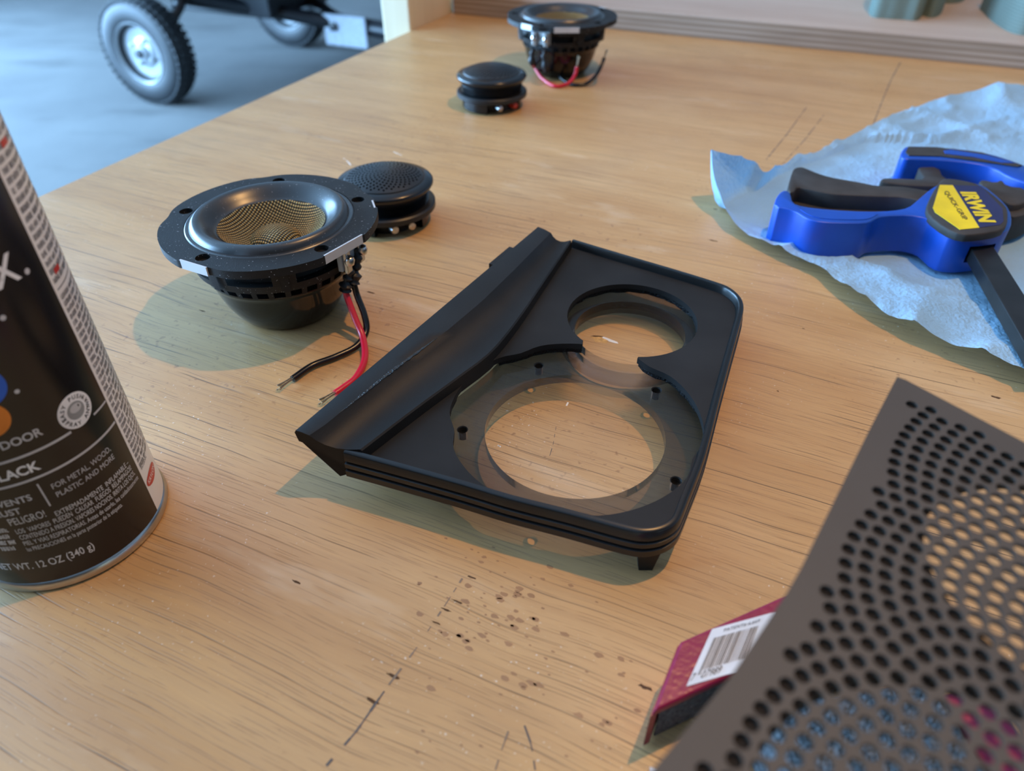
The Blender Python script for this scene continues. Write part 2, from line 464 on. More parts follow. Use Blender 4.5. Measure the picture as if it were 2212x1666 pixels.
def on_top(px, py):                               # photograph point on the bench -> bench-local xy
    p = un(px, py); d = Vector((p.x, p.y)) - B0
    return (d.dot(bx), d.dot(by))
def line_mark(name, pts, wdt, mat, gap=0.0, seed=1):
    rnd = random.Random(seed); mb = MB()
    P = [Vector(on_top(*p)) for p in pts]
    Q = resample([(p.x, p.y, 0) for p in P], max(4, int(sum((a - b).length for a, b in zip(P, P[1:])) / 0.002)))
    for a, b in zip(Q, Q[1:]):
        if rnd.random() < gap: continue
        d = (b - a).normalized(); nrm = Vector((-d.y, d.x, 0)); ww = wdt * rnd.uniform(0.45, 1.1) / 2
        z = T + 0.00006
        mb.add([(a.x - nrm.x * ww, a.y - nrm.y * ww, z), (b.x - nrm.x * ww, b.y - nrm.y * ww, z), (b.x + nrm.x * ww, b.y + nrm.y * ww, z), (a.x + nrm.x * ww, a.y + nrm.y * ww, z)], [(0, 1, 2, 3)])
    return mb.build(name, mat, wb, smooth=0)
simple('pencil_grey', (0.10, 0.085, 0.075), 0.6)
simple('pencil_faint', (0.24, 0.165, 0.105), 0.6)
line_mark('pencil_line', [(705, 1655), (770, 1580), (815, 1515), (840, 1480)], 0.0008, 'pencil_grey', 0.15, 2)
line_mark('pencil_line', [(840, 1480), (900, 1400), (960, 1310), (1005, 1240)], 0.0007, 'pencil_faint', 0.55, 5)
line_mark('pencil_line', [(1133, 1568), (1148, 1610), (1156, 1664)], 0.0007, 'pencil_grey', 0.1, 3)
line_mark('pencil_line', [(1098, 1580), (1082, 1625), (1070, 1664)], 0.0006, 'pencil_faint', 0.4, 6)
line_mark('pencil_line', [(1655, 345), (1700, 290), (1742, 232)], 0.0011, 'pencil_faint', 0.1, 4)
line_mark('pencil_line', [(1690, 355), (1740, 300), (1780, 248)], 0.0010, 'pencil_faint', 0.2, 7)
line_mark('pencil_line', [(1880, 285), (1905, 220), (1925, 172), (1945, 135)], 0.0013, 'pencil_faint', 0.05, 8)
line_mark('pencil_line', [(1205, 900), (1195, 960), (1180, 1010)], 0.0004, 'pencil_grey', 0.6, 9)
def blob(name, px, py, a, b, mat, seed, ang=0.0, z=0.00005):
    rnd = random.Random(seed); x, y = on_top(px, py); vs = []
    for i in range(14):
        t = 2 * math.pi * i / 14; r = rnd.uniform(0.55, 1.15)
        p = Vector((a * r * math.cos(t), b * r * math.sin(t))); p.rotate(Matrix.Rotation(ang, 2))
        vs.append((x + p.x, y + p.y, T + z))
    return MB().add(vs, [tuple(range(14))]).build(name, mat, wb, smooth=0)
for i, (px, py, a, b) in enumerate([(437, 672, .0028, .0008), (2152, 859, .003, .0016), (1936, 850, .0022, .0014), (1735, 710, .001, .0006),
        (1680, 845, .0008, .0006), (1540, 520, .004, .0012), (1545, 452, .0022, .001), (1393, 1485, .003, .0012), (1020, 1248, .003, .0008), (988, 1300, .003, .0007),
        (965, 1318, .0028, .0007), (943, 1346, .0028, .0006), (852, 1462, .004, .0009), (805, 1515, .0032, .001), (640, 1258, .0026, .0008), (1100, 640, .003, .001), (800, 632, .004, .0009)]):
    blob('dent', px, py, a * 0.8, b * 0.6, 'dent_dark', i + 20, -0.02)
blob('chip', 1296, 733, .0058, .0028, 'chipped_wood', 3)
blob('chip', 1322, 737, .0055, .0014, 'scratch_pale', 4, -0.2, 0.00008)
blob('dent', 1290, 727, .0035, .0006, 'dent_dark', 5, 0.3, 0.00009)
for i, p in enumerate([[(742, 342), (752, 350), (760, 360)], [(1218, 893), (1222, 880), (1231, 862)], [(1075, 962), (1082, 966)], [(1075, 962), (1079, 964)],
        [(850, 328), (868, 336)], [(690, 600), (705, 606)]]):
    line_mark('scratch', p, 0.0009, 'scratch_pale', 0.2, 30 + i)

simple('stain_brown', (0.36, 0.19, 0.085), 0.6)
rnd = random.Random(77); mb = MB()
for _ in range(110):                              # spots of old spills
    if rnd.random() < 0.55: px, py = rnd.gauss(1060, 70), rnd.gauss(1300, 70)
    else: px, py = rnd.uniform(880, 1400), rnd.uniform(1230, 1640)
    x, y = on_top(px, py); r0_ = rnd.choice((0.0003, 0.0004, 0.0006, 0.0009)); a0 = rnd.uniform(0, 6)
    mb.add([(x + r0_ * rnd.uniform(.7, 1.5) * math.cos(a0 + k * 0.785) * 1.5, y + r0_ * rnd.uniform(.7, 1.2) * math.sin(a0 + k * 0.785), T + 0.00004) for k in range(8)], [tuple(range(8))])
so = mb.build('stain_spots', 'stain_brown', wb, smooth=0); so['kind'] = 'stuff'

# ------------------------------------------------------------------ plywood board on the back of the bench
sa = un(980, 30); sb = un(2212, 150); dv = (sb - sa).normalized(); SA = math.atan2(dv.y, dv.x)
bd = thing('plywood_board', 'thick plywood board lying along the back of the workbench, layered edge showing', 'board', (sa.x, sa.y, 0), SA)
MB().box(0, 1.25, 0.0, 0.5, 0.0002, 0.0210).build('core_plies', 'plywood_edge', bd, smooth=0)
MB().box(0.0005, 1.2495, 0.0006, 0.4995, 0.0210, 0.0225).build('face_veneer', 'pinkish_plywood', bd, smooth=0)

# post at the bench's left edge, pine batten between post and board
pu = (Vector((un(890, 66).x, un(890, 66).y)) - B0).dot(by)
pp = bench(-0.0385, pu, FLOOR)
post = thing('wooden_post', 'pale pine post rising past the left edge of the workbench', 'post', pp, BA)
MB().box(0, 0.038, 0, 0.105, 0, 1.75).build('post_timber', 'pine', post, smooth=0, bevel=0.002)
bt = bench(0.004, pu + 0.107, 0)
batten = thing('wooden_batten', 'narrow pine batten standing between the pine post and the plywood board', 'batten', bt, BA)
MB().box(0.0, 0.018, 0, 0.04, 0.0, 0.6).build('batten_timber', 'pine', batten, smooth=0, bevel=0.001)

# ------------------------------------------------------------------ webbing straps on the board
def ribbon(name, path, zlo, zhi, th, mat, parent, lean=0.0):
    P = spline([(x, y, 0) for x, y in path], 8); mb = MB(); n = len(P); vs = []
    for i, p in enumerate(P):
        d = (P[min(i + 1, n - 1)] - P[max(i - 1, 0)]).normalized(); nr = Vector((-d.y, d.x, 0)) * th / 2
        for sg in (-1, 1):
            for z in (zlo, zhi):
                vs.append((p.x + nr.x * sg, p.y + nr.y * sg + (z - zlo) * lean, z))
    fs = []
    for i in range(n - 1):
        a, b = i * 4, i * 4 + 4
        fs += [(a, b, b + 1, a + 1), (a + 2, a + 3, b + 3, b + 2), (a + 1, b + 1, b + 3, a + 3), (a, a + 2, b + 2, b)]
    fs += [(0, 1, 3, 2), ((n - 1) * 4, (n - 1) * 4 + 2, (n - 1) * 4 + 3, (n - 1) * 4 + 1)]
    return mb.add(vs, fs).build(name, mat, parent)
ZB = 0.0226
def bp(px, py): p = un(px, py, ZB); return (p.x, p.y)
r0 = bp(1935, 40)
st = thing('webbing_strap', 'sage green webbing strap looped on edge on the plywood board', 'strap', (r0[0], r0[1], ZB))
ribbon('strap_loop', [(q[0] - r0[0], q[1] - r0[1]) for q in (bp(1990, 34), bp(1978, 44), bp(1950, 42), bp(1915, 40), bp(1882, 34), bp(1886, 8), bp(1930, -14), bp(1990, -10), bp(2030, 6), bp(2075, 4), bp(2090, -16))], 0.0, 0.048, 0.0022, 'sage_webbing', st)
ribbon('strap_tail', [(q[0] - r0[0], q[1] - r0[1]) for q in (bp(1994, 34), bp(2012, 38), bp(2030, 30), bp(2034, 8), bp(2010, -18))], 0.0, 0.044, 0.0022, 'sage_webbing', st)
r1 = bp(2190, 60)
st2 = thing('webbing_strap', 'grey green webbing strap end curling off the plywood board near the towel', 'strap', (r1[0], r1[1], ZB))
ribbon('strap_loop', [(q[0] - r1[0], q[1] - r1[1]) for q in (bp(2118, 20), bp(2150, 50), bp(2190, 72), bp(2235, 76), bp(2280, 60), bp(2310, 20))], 0.0, 0.045, 0.0022, 'sage_webbing', st2)

# ------------------------------------------------------------------ two-wheeled yard cart on the floor
w1, w2 = un(352, 219, FLOOR), un(640, 98, FLOOR)
ax = (w2 - w1); TRACK = ax.length; CA = math.atan2(ax.y, ax.x)
cart = thing('utility_cart', 'black two-wheeled utility cart with air tyres standing on the concrete', 'cart', (w1.x, w1.y, FLOOR), CA)
WR, WW = 0.192, 0.105
def cart_wheel(x):
    pr = []
    for i in range(25):                       # outline of the tyre in (radius, sideways) around its section
        a = math.pi * (0.5 + 2 * i / 24)
        k = 1.0
        pr.append((0.140 + 0.052 * math.copysign(abs(math.cos(a)) ** 0.8, math.cos(a)), WW / 2 * math.copysign(abs(math.sin(a)) ** 0.75, math.sin(a))))
    def rot(v):                               # axis along local x
        return (x + v[2], v[0], WR + v[1])
    t = MB().lathe(pr, 64); t.v = [rot(v) for v in t.v]
    for k in range(44):                       # tread blocks
        for s_ in (-1, 1):
            a = 2 * math.pi * (k + 0.25 * s_) / 44; M = Matrix.Rotation(a, 3, 'Z')
            for (u0, u1, rr) in ((0.006, 0.027, 0.1915), (0.031, 0.048, 0.184)):
                vs = []
                for zz in (u0, u1):
                    for dr in (-0.006, 0.0045 if u0 < .02 else 0.003):
                        for tt in (-0.009, 0.009):
                            v = M @ Vector((rr + dr, tt, zz * s_)); vs.append(rot(v))
                t.add(vs, [(0, 1, 3, 2), (4, 6, 7, 5), (0, 4, 5, 1), (2, 3, 7, 6), (0, 2, 6, 4), (1, 5, 7, 3)])
    tire = t.build('tire', 'tire_rubber', cart)
    for s_ in (-1, 1):
        rim = MB().lathe([(0.112, 0.046 * s_), (0.109, 0.050 * s_), (0.104, 0.046 * s_), (0.098, 0.030 * s_), (0.086, 0.018 * s_), (0.060, 0.016 * s_), (0.050, 0.024 * s_), (0.032, 0.027 * s_), (0.028, 0.040 * s_), (0.012, 0.042 * s_)], 48, cap1=True)
        rim.v = [rot(v) for v in rim.v]; ro = rim.build('rim', 'rim_silver', tire)
        if s_ < 0:
            for k in range(4):
                b = MB().lathe([(0.0085, 0.024 * s_), (0.0085, 0.036 * s_), (0.004, 0.038 * s_)], 6, 0.046 * math.cos(k * math.pi / 2 + .5), 0.046 * math.sin(k * math.pi / 2 + .5), cap1=True)
                b.v = [rot(v) for v in b.v]; b.build('lug_nut', 'rim_silver', tire, smooth=0)
            h = MB().lathe([(0.016, 0.040 * s_), (0.016, 0.050 * s_), (0.010, 0.052 * s_)], 24, cap1=True)
            h.v = [rot(v) for v in h.v]; h.build('hub_cap', 'tire_rubber', tire)
cart_wheel(0.0); cart_wheel(TRACK)
arm = [(0.03, 0, WR), (0.08, -0.005, WR + 0.01), (0.13, -0.02, WR + 0.07), (0.17, -0.04, WR + 0.12), (0.24, -0.05, WR + 0.15), (TRACK - 0.24, -0.05, WR + 0.15), (TRACK - 0.17, -0.04, WR + 0.12), (TRACK - 0.08, 0, WR + 0.02), (TRACK - 0.03, 0, WR)]
MB().tube(spline(arm, 6), 0.022, 12).build('axle', 'cart_black', cart)
MB().tube([(0.20, 0.0, WR + 0.155), (0.36, -0.28, WR + 0.10), (0.49, -0.56, WR + 0.045)], 0.028, 12).build('frame_rail', 'cart_black', cart)
MB().tube([(TRACK - 0.18, 0.0, WR + 0.155), (0.62, -0.30, WR + 0.10), (0.51, -0.56, WR + 0.045)], 0.028, 12).build('frame_rail', 'cart_black', cart)
MB().tube([(0.50, -0.48, WR + 0.050), (0.50, -1.45, WR - 0.01)], 0.034, 12).build('drawbar', 'cart_black', cart)
MB().box(0.32, TRACK - 0.12, -0.36, 0.10, WR + 0.075, WR + 0.215).build('underbody', 'cart_black', cart, smooth=0, bevel=0.006)
MB().box(0.10, TRACK - 0.08, -0.55, 0.28, WR + 0.215, WR + 0.26).build('deck', 'cart_black', cart, smooth=0, bevel=0.004)
for x0, x1, y0, y1 in ((0.10, 0.13, -0.55, 0.28), (TRACK - 0.11, TRACK - 0.08, -0.55, 0.28), (0.13, TRACK - 0.11, 0.25, 0.28), (0.13, TRACK - 0.11, -0.55, -0.52)):
    MB().box(x0, x1, y0, y1, WR + 0.26, WR + 0.45).build('side_panel', 'cart_black', cart, smooth=0, bevel=0.003)
pl = MB().box(0.452, 0.464, -0.71, -0.51, WR - 0.035, WR + 0.085).build('coupling_plate', 'cart_grey_plate', cart, smooth=0, bevel=0.005)
b = MB().lathe([(0.018, 0), (0.018, 0.012), (0.008, 0.014)], 6, cap1=True); b.v = [(0.452 - v[2], v[0] - 0.56, v[1] + WR + 0.04) for v in b.v]
b.build('bolt', 'cart_black', pl, smooth=0)

# ------------------------------------------------------------------ black speaker pod panel
SCREWS = [35, 107, 179, 251, 323]
def flange_r(a_deg, rot=0.0, R=0.0535, dip=0.0026, width=8.0):
    r = R
    for s_ in SCREWS:
        d = (a_deg - (s_ + rot) - 9 + 180) % 360 - 180
        r -= dip * math.exp(-(d / width) ** 2)
    return r
ZR, ZF = 0.0225, 0.0185
rim_px = [(741, 977), (860, 1009), (1000, 1048), (1100, 1078), (1222, 1109), (1320, 1136), (1368, 1148), (1395, 1151), (1422, 1148), (1447, 1139), (1466, 1124), (1477, 1103), (1490, 1070), (1525, 978),
          (1558, 850), (1585, 750), (1602, 688), (1607, 662), (1601, 641), (1580, 622), (1550, 609), (1456, 580), (1340, 546), (1240, 516)]
rimP = [un(px, py, ZR) for px, py in rim_px]
PC = Vector((0.02, 0.25, 0.0))
panel = thing('speaker_pod_panel', 'matte black trapezoid speaker pod panel with two round openings and a curved wing', 'speaker panel', PC)
def off_path(P, d):
    out = []
    for i, p in enumerate(P):
        t = (P[min(i + 1, len(P) - 1)] - P[max(i - 1, 0)]); t.z = 0; t.normalize()
        out.append(Vector((p.x + t.y * d, p.y - t.x * d, p.z)))
    return out
prof = [(-0.0030, ZF - 0.003), (-0.0026, ZR - 0.0006), (-0.0021, ZR), (-0.0006, ZR), (0.0, ZR - 0.0007), (0.0003, 0.0182), (-0.0006, 0.0179), (-0.0006, 0.0172), (0.0006, 0.0168), (0.0006, 0.0148),
        (-0.0005, 0.0145), (-0.0005, 0.0138), (0.0009, 0.0134), (0.0009, 0.0106), (-0.0022, 0.0102), (-0.0026, ZF - 0.003)]
rp = spline(rimP, 3)
mb = MB(); vs = []; n = len(rp)
for d, z in prof:
    vs += [(p.x, p.y, z) for p in off_path(rp, d)]
fs = [(j * n + i, j * n + i + 1, (j + 1) * n + i + 1, (j + 1) * n + i) for j in range(len(prof) - 1) for i in range(n - 1)]
fs += [tuple(j * n for j in range(len(prof))), tuple(reversed([j * n + n - 1 for j in range(len(prof))]))]
mb.add(vs, fs).build('rim', 'glossy_black_paint', panel, smooth=50, off=PC)

# wing with its long hollow
NS = 26
outer = resample([un(635, 930, 0.029), un(1160, 490, 0.029)], NS)
crease = resample([un(668, 941, 0.0285), un(686, 931, 0.0287), un(840, 806, 0.029), un(965, 715, 0.029), un(1040, 652, 0.029), un(1110, 584, 0.029), un(1190, 503, 0.0285)], NS)
inner = resample(spline([un(778, 971, 0.0235), un(900, 878, 0.0235), un(1000, 805, 0.0235), un(1061, 757, 0.0235), un(1119, 686, 0.0235), un(1176, 602, 0.0235), un(1232, 519, 0.0235)], 6), NS)
dn = un(735, 1029, 0.0104) - outer[0]
rows = []
rnd = random.Random(5)
for i in range(NS):
    o, c_, k = outer[i], crease[i], inner[i]
    ch = []
    for t, dz in ((0.12, -0.0017), (0.28, -0.0028), (0.5, -0.0030), (0.72, -0.0021), (0.9, -0.0008)):
        p = c_.lerp(k, t); p.z += dz; ch.append(p)
    rows.append([o + dn, o + Vector((0.002, 0, -0.0062)), o + Vector((0.0008, 0, -0.0055)), o + Vector((0, 0, -0.0010)), o + Vector((0.0006, 0, 0.0)), o.lerp(c_, .55) + Vector((0, 0, 0.0004)), c_.copy()] + ch + [k.copy(), k + Vector((0.0006, -0.0003, -0.0006)), Vector((k.x + 0.0012, k.y - 0.0006, ZF - 0.003)), Vector((k.x - 0.004, k.y, 0.0112))])
m_ = len(rows[0]); mb = MB()
fs = [(i * m_ + j, i * m_ + (j + 1) % m_, (i + 1) * m_ + (j + 1) % m_, (i + 1) * m_ + j) for i in range(NS - 1) for j in range(m_)]
fs += [tuple(range(m_)), tuple(reversed(range((NS - 1) * m_, NS * m_)))]
wing = mb.add([p for r in rows for p in r], fs).build('wing', 'satin_black_paint', panel, smooth=40, off=PC)
# rough, glossier black strip added along the crease to give the lamp's glint
def glint_paint():
    m, nt, out = new_mat('rough_glint_paint'); g = N(nt)
    b = g.bsdf((0.0115, 0.0115, 0.0115), 0.22, 0, 0.6, g.bump(g.noise(g.coord(), 1500, 2), 1.0, 0.0009)); g.lk(b.outputs[0], out.inputs[0])
glint_paint()
mb = MB(); seg = [p for p in crease[2:11]]
fine = resample(seg, 40); vs = []
for i, p in enumerate(fine):
    ww = 0.0008 * math.sin(math.pi * (i + 0.4) / 40.5) * rnd.uniform(0.6, 1.2)
    d = (fine[min(i + 1, 39)] - fine[max(i - 1, 0)]).normalized(); nr = Vector((-d.y, d.x, 0)) * ww
    vs += [p + nr + Vector((0, 0, 0.00012)), p - nr + Vector((0, 0, 0.00005))]
mb.add(vs, [(2 * i, 2 * i + 2, 2 * i + 3, 2 * i + 1) for i in range(39)]).build('glint_streak', 'rough_glint_paint', wing, off=PC)
# clip tab behind the wing
ta, tb_ = un(1064, 572, 0.026), un(1108, 535, 0.026)
d = (tb_ - ta); nrm = Vector((-d.y, d.x, 0)).normalized() * 0.004
MB().add([ta + Vector((0, 0, zz)) + nrm * q + Vector((0, 0, 0)) for zz in (-0.008, 0.0) for q in (-1.5, 0.55)] + [tb_ + Vector((0, 0, zz)) + nrm * q for zz in (-0.008, 0.0) for q in (-1.5, 0.55)],
         [(0, 1, 3, 2), (4, 6, 7, 5), (0, 4, 5, 1), (2, 3, 7, 6), (0, 2, 6, 4), (1, 5, 7, 3)]).build('clip_tab', 'satin_black_paint', panel, smooth=0, off=PC)

# recess floor with keyhole cut-out
HC = Vector((0.0252, 0.2135)); TC = Vector((0.0572, 0.2870))
in_rim = [(p.x, p.y) for p in off_path(rp, -0.0022)]
in_wing = [(p.x + 0.0004, p.y) for p in inner]
floor_poly = in_rim + list(reversed(in_wing))
cut1 = []
for i in range(90):
    a = i * 4.0; r = flange_r(a, 0, 0.0508, 0.0024, 8)
    cut1.append((HC.x + r * math.cos(R_(a)), HC.y + 0.002 + r * math.sin(R_(a))))
cut2 = circle(TC.x, TC.y, 0.0308, 64)
nkL, nkR = un(1257, 742, ZF), un(1383, 764, ZF)
neck = [(nkL.x, nkL.y), (nkL.x + 0.004, nkL.y + 0.012), (nkR.x - 0.002, nkR.y + 0.010), (nkR.x, nkR.y), (nkR.x - 0.006, nkR.y - 0.012), (nkL.x + 0.004, nkL.y - 0.012)]
MB().cut_sheet(floor_poly, [cut1, cut2, neck], ZF - 0.0028, ZF).build('recess_floor', 'recess_black_paint', panel, smooth=30, off=PC)
rnd = random.Random(11)
rag1 = [(HC.x + (x - HC.x) * q, HC.y + (y - HC.y) * q) for (x, y) in cut1 for q in (1.015 + rnd.uniform(-.012, .018),)]
rag2 = [(TC.x + (x - TC.x) * q, TC.y + (y - TC.y) * q) for (x, y) in cut2 for q in (1.02 + rnd.uniform(-.02, .02),)]
def shrink(poly, k, c): return [(c[0] + (x - c[0]) * k, c[1] + (y - c[1]) * k) for x, y in poly]
gl_out = shrink(floor_poly, 0.965, (0.03, 0.235))
MB().cut_sheet(gl_out, [rag1, rag2, neck], ZF - 0.0052, ZF - 0.0028).build('glue_bed', 'black_glue', panel, smooth=30, off=PC)
ZA = ZF - 0.0052
nk = ((nkL + nkR) / 2) - PC
acrylic('oversprayed_acrylic', (nk.x, nk.y - 0.004, ZA), 0.05, 0.36)
holes = [circle(HC.x, HC.y, 0.0362, 72), circle(0.0562, 0.2835, 0.0262, 56)] + [circle(HC.x + 0.0452 * math.cos(R_(a)), HC.y + 0.0452 * math.sin(R_(a)), 0.0020, 14) for a in SCREWS]
ac_out = []
for i in range(80):
    a = 2 * math.pi * i / 80; ac_out.append((HC.x + 0.0560 * math.cos(a), HC.y + 0.056 * math.sin(a)))
acr = MB().cut_sheet(shrink(floor_poly, 0.996, (0.03, 0.235)), holes, ZA - 0.0042, ZA).build('acrylic_adapter', 'oversprayed_acrylic', panel, smooth=30, off=PC)
MB().cut_sheet(circle(0.0562, 0.2835, 0.0330, 56), [circle(0.0562, 0.2835, 0.0272, 56)], ZA - 0.0078, ZA - 0.0044).build('tweeter_ring', 'oversprayed_acrylic', panel, smooth=30, off=PC)
for a in SCREWS:
    hx, hy = HC.x + 0.0452 * math.cos(R_(a)), HC.y + 0.0452 * math.sin(R_(a))
    MB().lathe([(0.0023, ZA + 0.0001), (0.0019, ZA - 0.0003), (0.0018, ZA - 0.0012), (0.0020, ZA - 0.0018), (0.0018, ZA - 0.0024), (0.0019, ZA - 0.0041)], 16, hx, hy).build('screw_hole', 'satin_black_paint', acr, off=PC)
acr['label'] = 'clear acrylic adapter plate misted with black overspray'
# ribs and post feet underneath
def foot(p, w0=0.0042, w1=0.0024, ztop=0.0125):
    c = Vector((p.x, p.y, 0)); mb = MB(); vs = []
    for z, ww in ((0.0002, w1), (ztop, w0)):
        for dx, dy in ((-1, -.5), (1, -.5), (1, .5), (-1, .5)): vs.append((c.x + dx * ww, c.y + dy * ww, z))
    mb.add(vs, [(3, 2, 1, 0), (4, 5, 6, 7), (0, 1, 5, 4), (1, 2, 6, 5), (2, 3, 7, 6), (3, 0, 4, 7)]).build('foot', 'satin_black_paint', panel, smooth=0, off=PC)
foot(un(1393, 1227)); foot(Vector((0.098, 0.302, 0))); foot(Vector((-0.045, 0.213, 0)), ztop=0.0135); foot(Vector((0.028, 0.352, 0)), ztop=0.0135)

# ------------------------------------------------------------------ midrange drivers
def make_driver(loc, label, flats, term_az, group):
    t = thing('speaker_driver', label, 'speaker driver', loc, 0, group)
    rot = -8.0                                            # screws at 27, 99, 171, 243, 315
    def fr(adeg):
        r = flange_r(adeg, rot, 0.0533, 0.0015, 7.0)
        for az, dd, half in flats:
            d = (adeg - az + 180) % 360 - 180
            if abs(d) < half: r = min(r, dd / math.cos(R_(d)))
        return r
    outl = [(fr(i * 2.0) * math.cos(R_(i * 2)), fr(i * 2.0) * math.sin(R_(i * 2))) for i in range(180)]
    hl = [circle(0, 0, 0.0415, 72)] + [circle(0.0455 * math.cos(R_(s_ + rot)), 0.0455 * math.sin(R_(s_ + rot)), 0.0034, 18) for s_ in SCREWS]
    fl = MB().cut_sheet(outl, hl, 0.0472, 0.0512).build('flange', 'basket_black_plastic', t, smooth=30)
    for s_ in SCREWS:
        cx_, cy_ = 0.0455 * math.cos(R_(s_ + rot)), 0.0455 * math.sin(R_(s_ + rot))
        MB().lathe([(0.0035, 0.0509), (0.0033, 0.0488), (0.0018, 0.0486), (0.0018, 0.0470)], 18, cx_, cy_, cap1=True).build('screw_recess', 'basket_black_plastic', fl)
    for az, dd, half in flats:                            # bare metal where the flange was cut off straight
        h2 = dd * math.tan(R_(half)) * 0.98; ca, sa_ = math.cos(R_(az)), math.sin(R_(az))
        v = []
        for dd2 in (dd - 0.0006, dd + 0.00025):
            for q in (-h2, h2):
                for z in (0.0470, 0.0514): v.append((dd2 * ca - q * sa_, dd2 * sa_ + q * ca, z))
        MB().add(v, [(0, 1, 3, 2), (4, 6, 7, 5), (0, 4, 5, 1), (2, 3, 7, 6), (0, 2, 6, 4), (1, 5, 7, 3)]).build('cut_edge', 'cut_aluminium', fl, smooth=0)
    MB().lathe([(0.0413, 0.0480), (0.0413, 0.0510), (0.0407, 0.0514), (0.0385, 0.0513), (0.0380, 0.0505)], 72).build('gasket', 'surround_rubber', t)
    MB().lathe([(0.0392, 0.0508), (0.0386, 0.0524), (0.0376, 0.0538), (0.0364, 0.0545), (0.0350, 0.0545), (0.0335, 0.0538), (0.0318, 0.0525), (0.0300, 0.0508), (0.0284, 0.0492), (0.0270, 0.0482), (0.0262, 0.0480)], 80).build('surround', 'surround_rubber', t, smooth=70)
    MB().lathe([(0.0266, 0.0484), (0.0235, 0.0456), (0.0195, 0.0428), (0.0155, 0.0408), (0.0120, 0.0398)], 72).build('cone', 'woven_cone', t)
    MB().lathe([(0.0128, 0.0396), (0.0120, 0.0414), (0.0095, 0.0436), (0.0060, 0.0450), (0.0022, 0.0456)], 48, cap1=True).build('dust_cap', 'woven_cone', t)
    # basket with window slots: solid ring pieces between open slots
    mb = MB()
    mb.lathe([(0.0415, 0.0472), (0.0440, 0.0472), (0.0433, 0.0424), (0.0405, 0.0424)], 72)
    mb.lathe([(0.0408, 0.0364), (0.0424, 0.0364), (0.0422, 0.0355), (0.0412, 0.0322), (0.0380, 0.0322), (0.0380, 0.0364), (0.0408, 0.0364)], 72)
    for k in range(8):
        a0 = k * 45 + 12
        mb.lathe([(0.0385, 0.0362), (0.0424, 0.0362), (0.0434, 0.0426), (0.0385, 0.0426)], 4, a0=a0, a1=a0 + 15)
        mb.lathe([(0.0420, 0.0328), (0.0436, 0.0333), (0.0446, 0.0470)], 3, a0=a0 + 5, a1=a0 + 10)
    bk = mb.build('basket', 'basket_black_plastic', t, smooth=30)
    MB().lathe([(0.0378, 0.0360), (0.0365, 0.0428)], 48).build('spider', 'basket_black_plastic', bk)
    mb = MB()
    mb.lathe([(0.0330, 0.0325), (0.0330, 0.0270)], 48)
    for k in range(30):
        a0 = k * 12
        mb.lathe([(0.0330, 0.0268), (0.0374, 0.0268), (0.0394, 0.0325), (0.0330, 0.0325)], 2, a0=a0, a1=a0 + 4)
    mb.build('vent_ring', 'basket_black_plastic', t, smooth=30)
    MB().lathe([(0.0225, 0.0), (0.0240, 0.0003), (0.0262, 0.0022), (0.0290, 0.0062), (0.0318, 0.0115), (0.0340, 0.0175), (0.0354, 0.0228), (0.0366, 0.0256), (0.0374, 0.0262), (0.0374, 0.0272), (0.0330, 0.0274)], 72, cap0=True).build('magnet_cup', 'magnet_black_gloss', t, smooth=60)
    # terminal strip
    ca, sa_ = math.cos(R_(term_az)), math.sin(R_(term_az))
    M = Matrix(((ca, -sa_, 0, 0), (sa_, ca, 0, 0), (0, 0, 1, 0), (0, 0, 0, 1)))
    tp = MB().box(0.0430, 0.0456, -0.0095, 0.0095, 0.0350, 0.0462, M).build('terminal_plate', 'terminal_plate', t, smooth=0, bevel=0.0004)
    for q in (-0.006, 0.006):
        MB().box(0.0456, 0.0476, q - 0.0022, q + 0.0022, 0.0335, 0.0450, M).build('terminal_lug', 'tinned_steel', tp, smooth=0, bevel=0.0005)
        bl = MB().lathe([(0.0004, 0.0430), (0.0022, 0.0420), (0.0028, 0.0403), (0.0022, 0.0381), (0.0006, 0.0373)], 12, 0.0478, q); bl.v = [tuple(M @ Vector(v)) for v in bl.v]
        bl.build('solder_bead', 'solder', tp)
    for ch in t.children_recursive:                       # the driver is a touch slimmer than drawn
        for v in ch.data.vertices: v.co.x *= 0.976; v.co.y *= 0.976
    return t, M
def wire(t, loc, boot, path, mat, tip=True, r=0.00165):
    L = Vector(loc)
    b = spline([Vector(p) for p in boot], 5)
    rr = [0.0021 + 0.0007 * math.sin(i * 1.7) + (0.0009 if i > len(b) - 5 else 0) for i in range(len(b))]
    MB().tube(b, rr, 10).build('heat_shrink_sleeve', 'heat_shrink', t, smooth=60)
    p = spline([Vector(boot[-1])] + [Vector(q) - L for q in path], 8)
    wo = MB().tube(p, r, 12).build('lead_wire', mat, t, smooth=60)
    if tip:
        d = (p[-1] - p[-2]).normalized()
        for k in range(5):
            o = Vector((0, 0, 0.0004)) + Vector((math.sin(k * 1.3), math.cos(k * 2.1), math.sin(k * 2.9))) * 0.00055
            MB().tube([p[-1] + o * 0.7, p[-1] + d * 0.005 + o, p[-1] + d * 0.0085 + o * 1.8 + Vector((0, 0, -0.0004))], 0.0004, 6).build('bare_strand', 'bare_copper', wo)
D1 = Vector((-0.1185, 0.3265, 0.0))
drv, M = make_driver(D1, 'black speaker driver with gold woven cone standing on its magnet near the paint can', [(-34.5, 0.0510, 14.0), (-116.5, 0.0520, 9.0), (17.0, 0.0520, 5.0)], -22, 'midrange speaker drivers on the bench')
def wp(px, py, z): return un(px, py, z)
rb = [wp(751, 568, 0.0365) - D1, wp(755, 588, 0.0320) - D1, wp(749, 607, 0.0275) - D1, wp(746, 627, 0.0225) - D1]
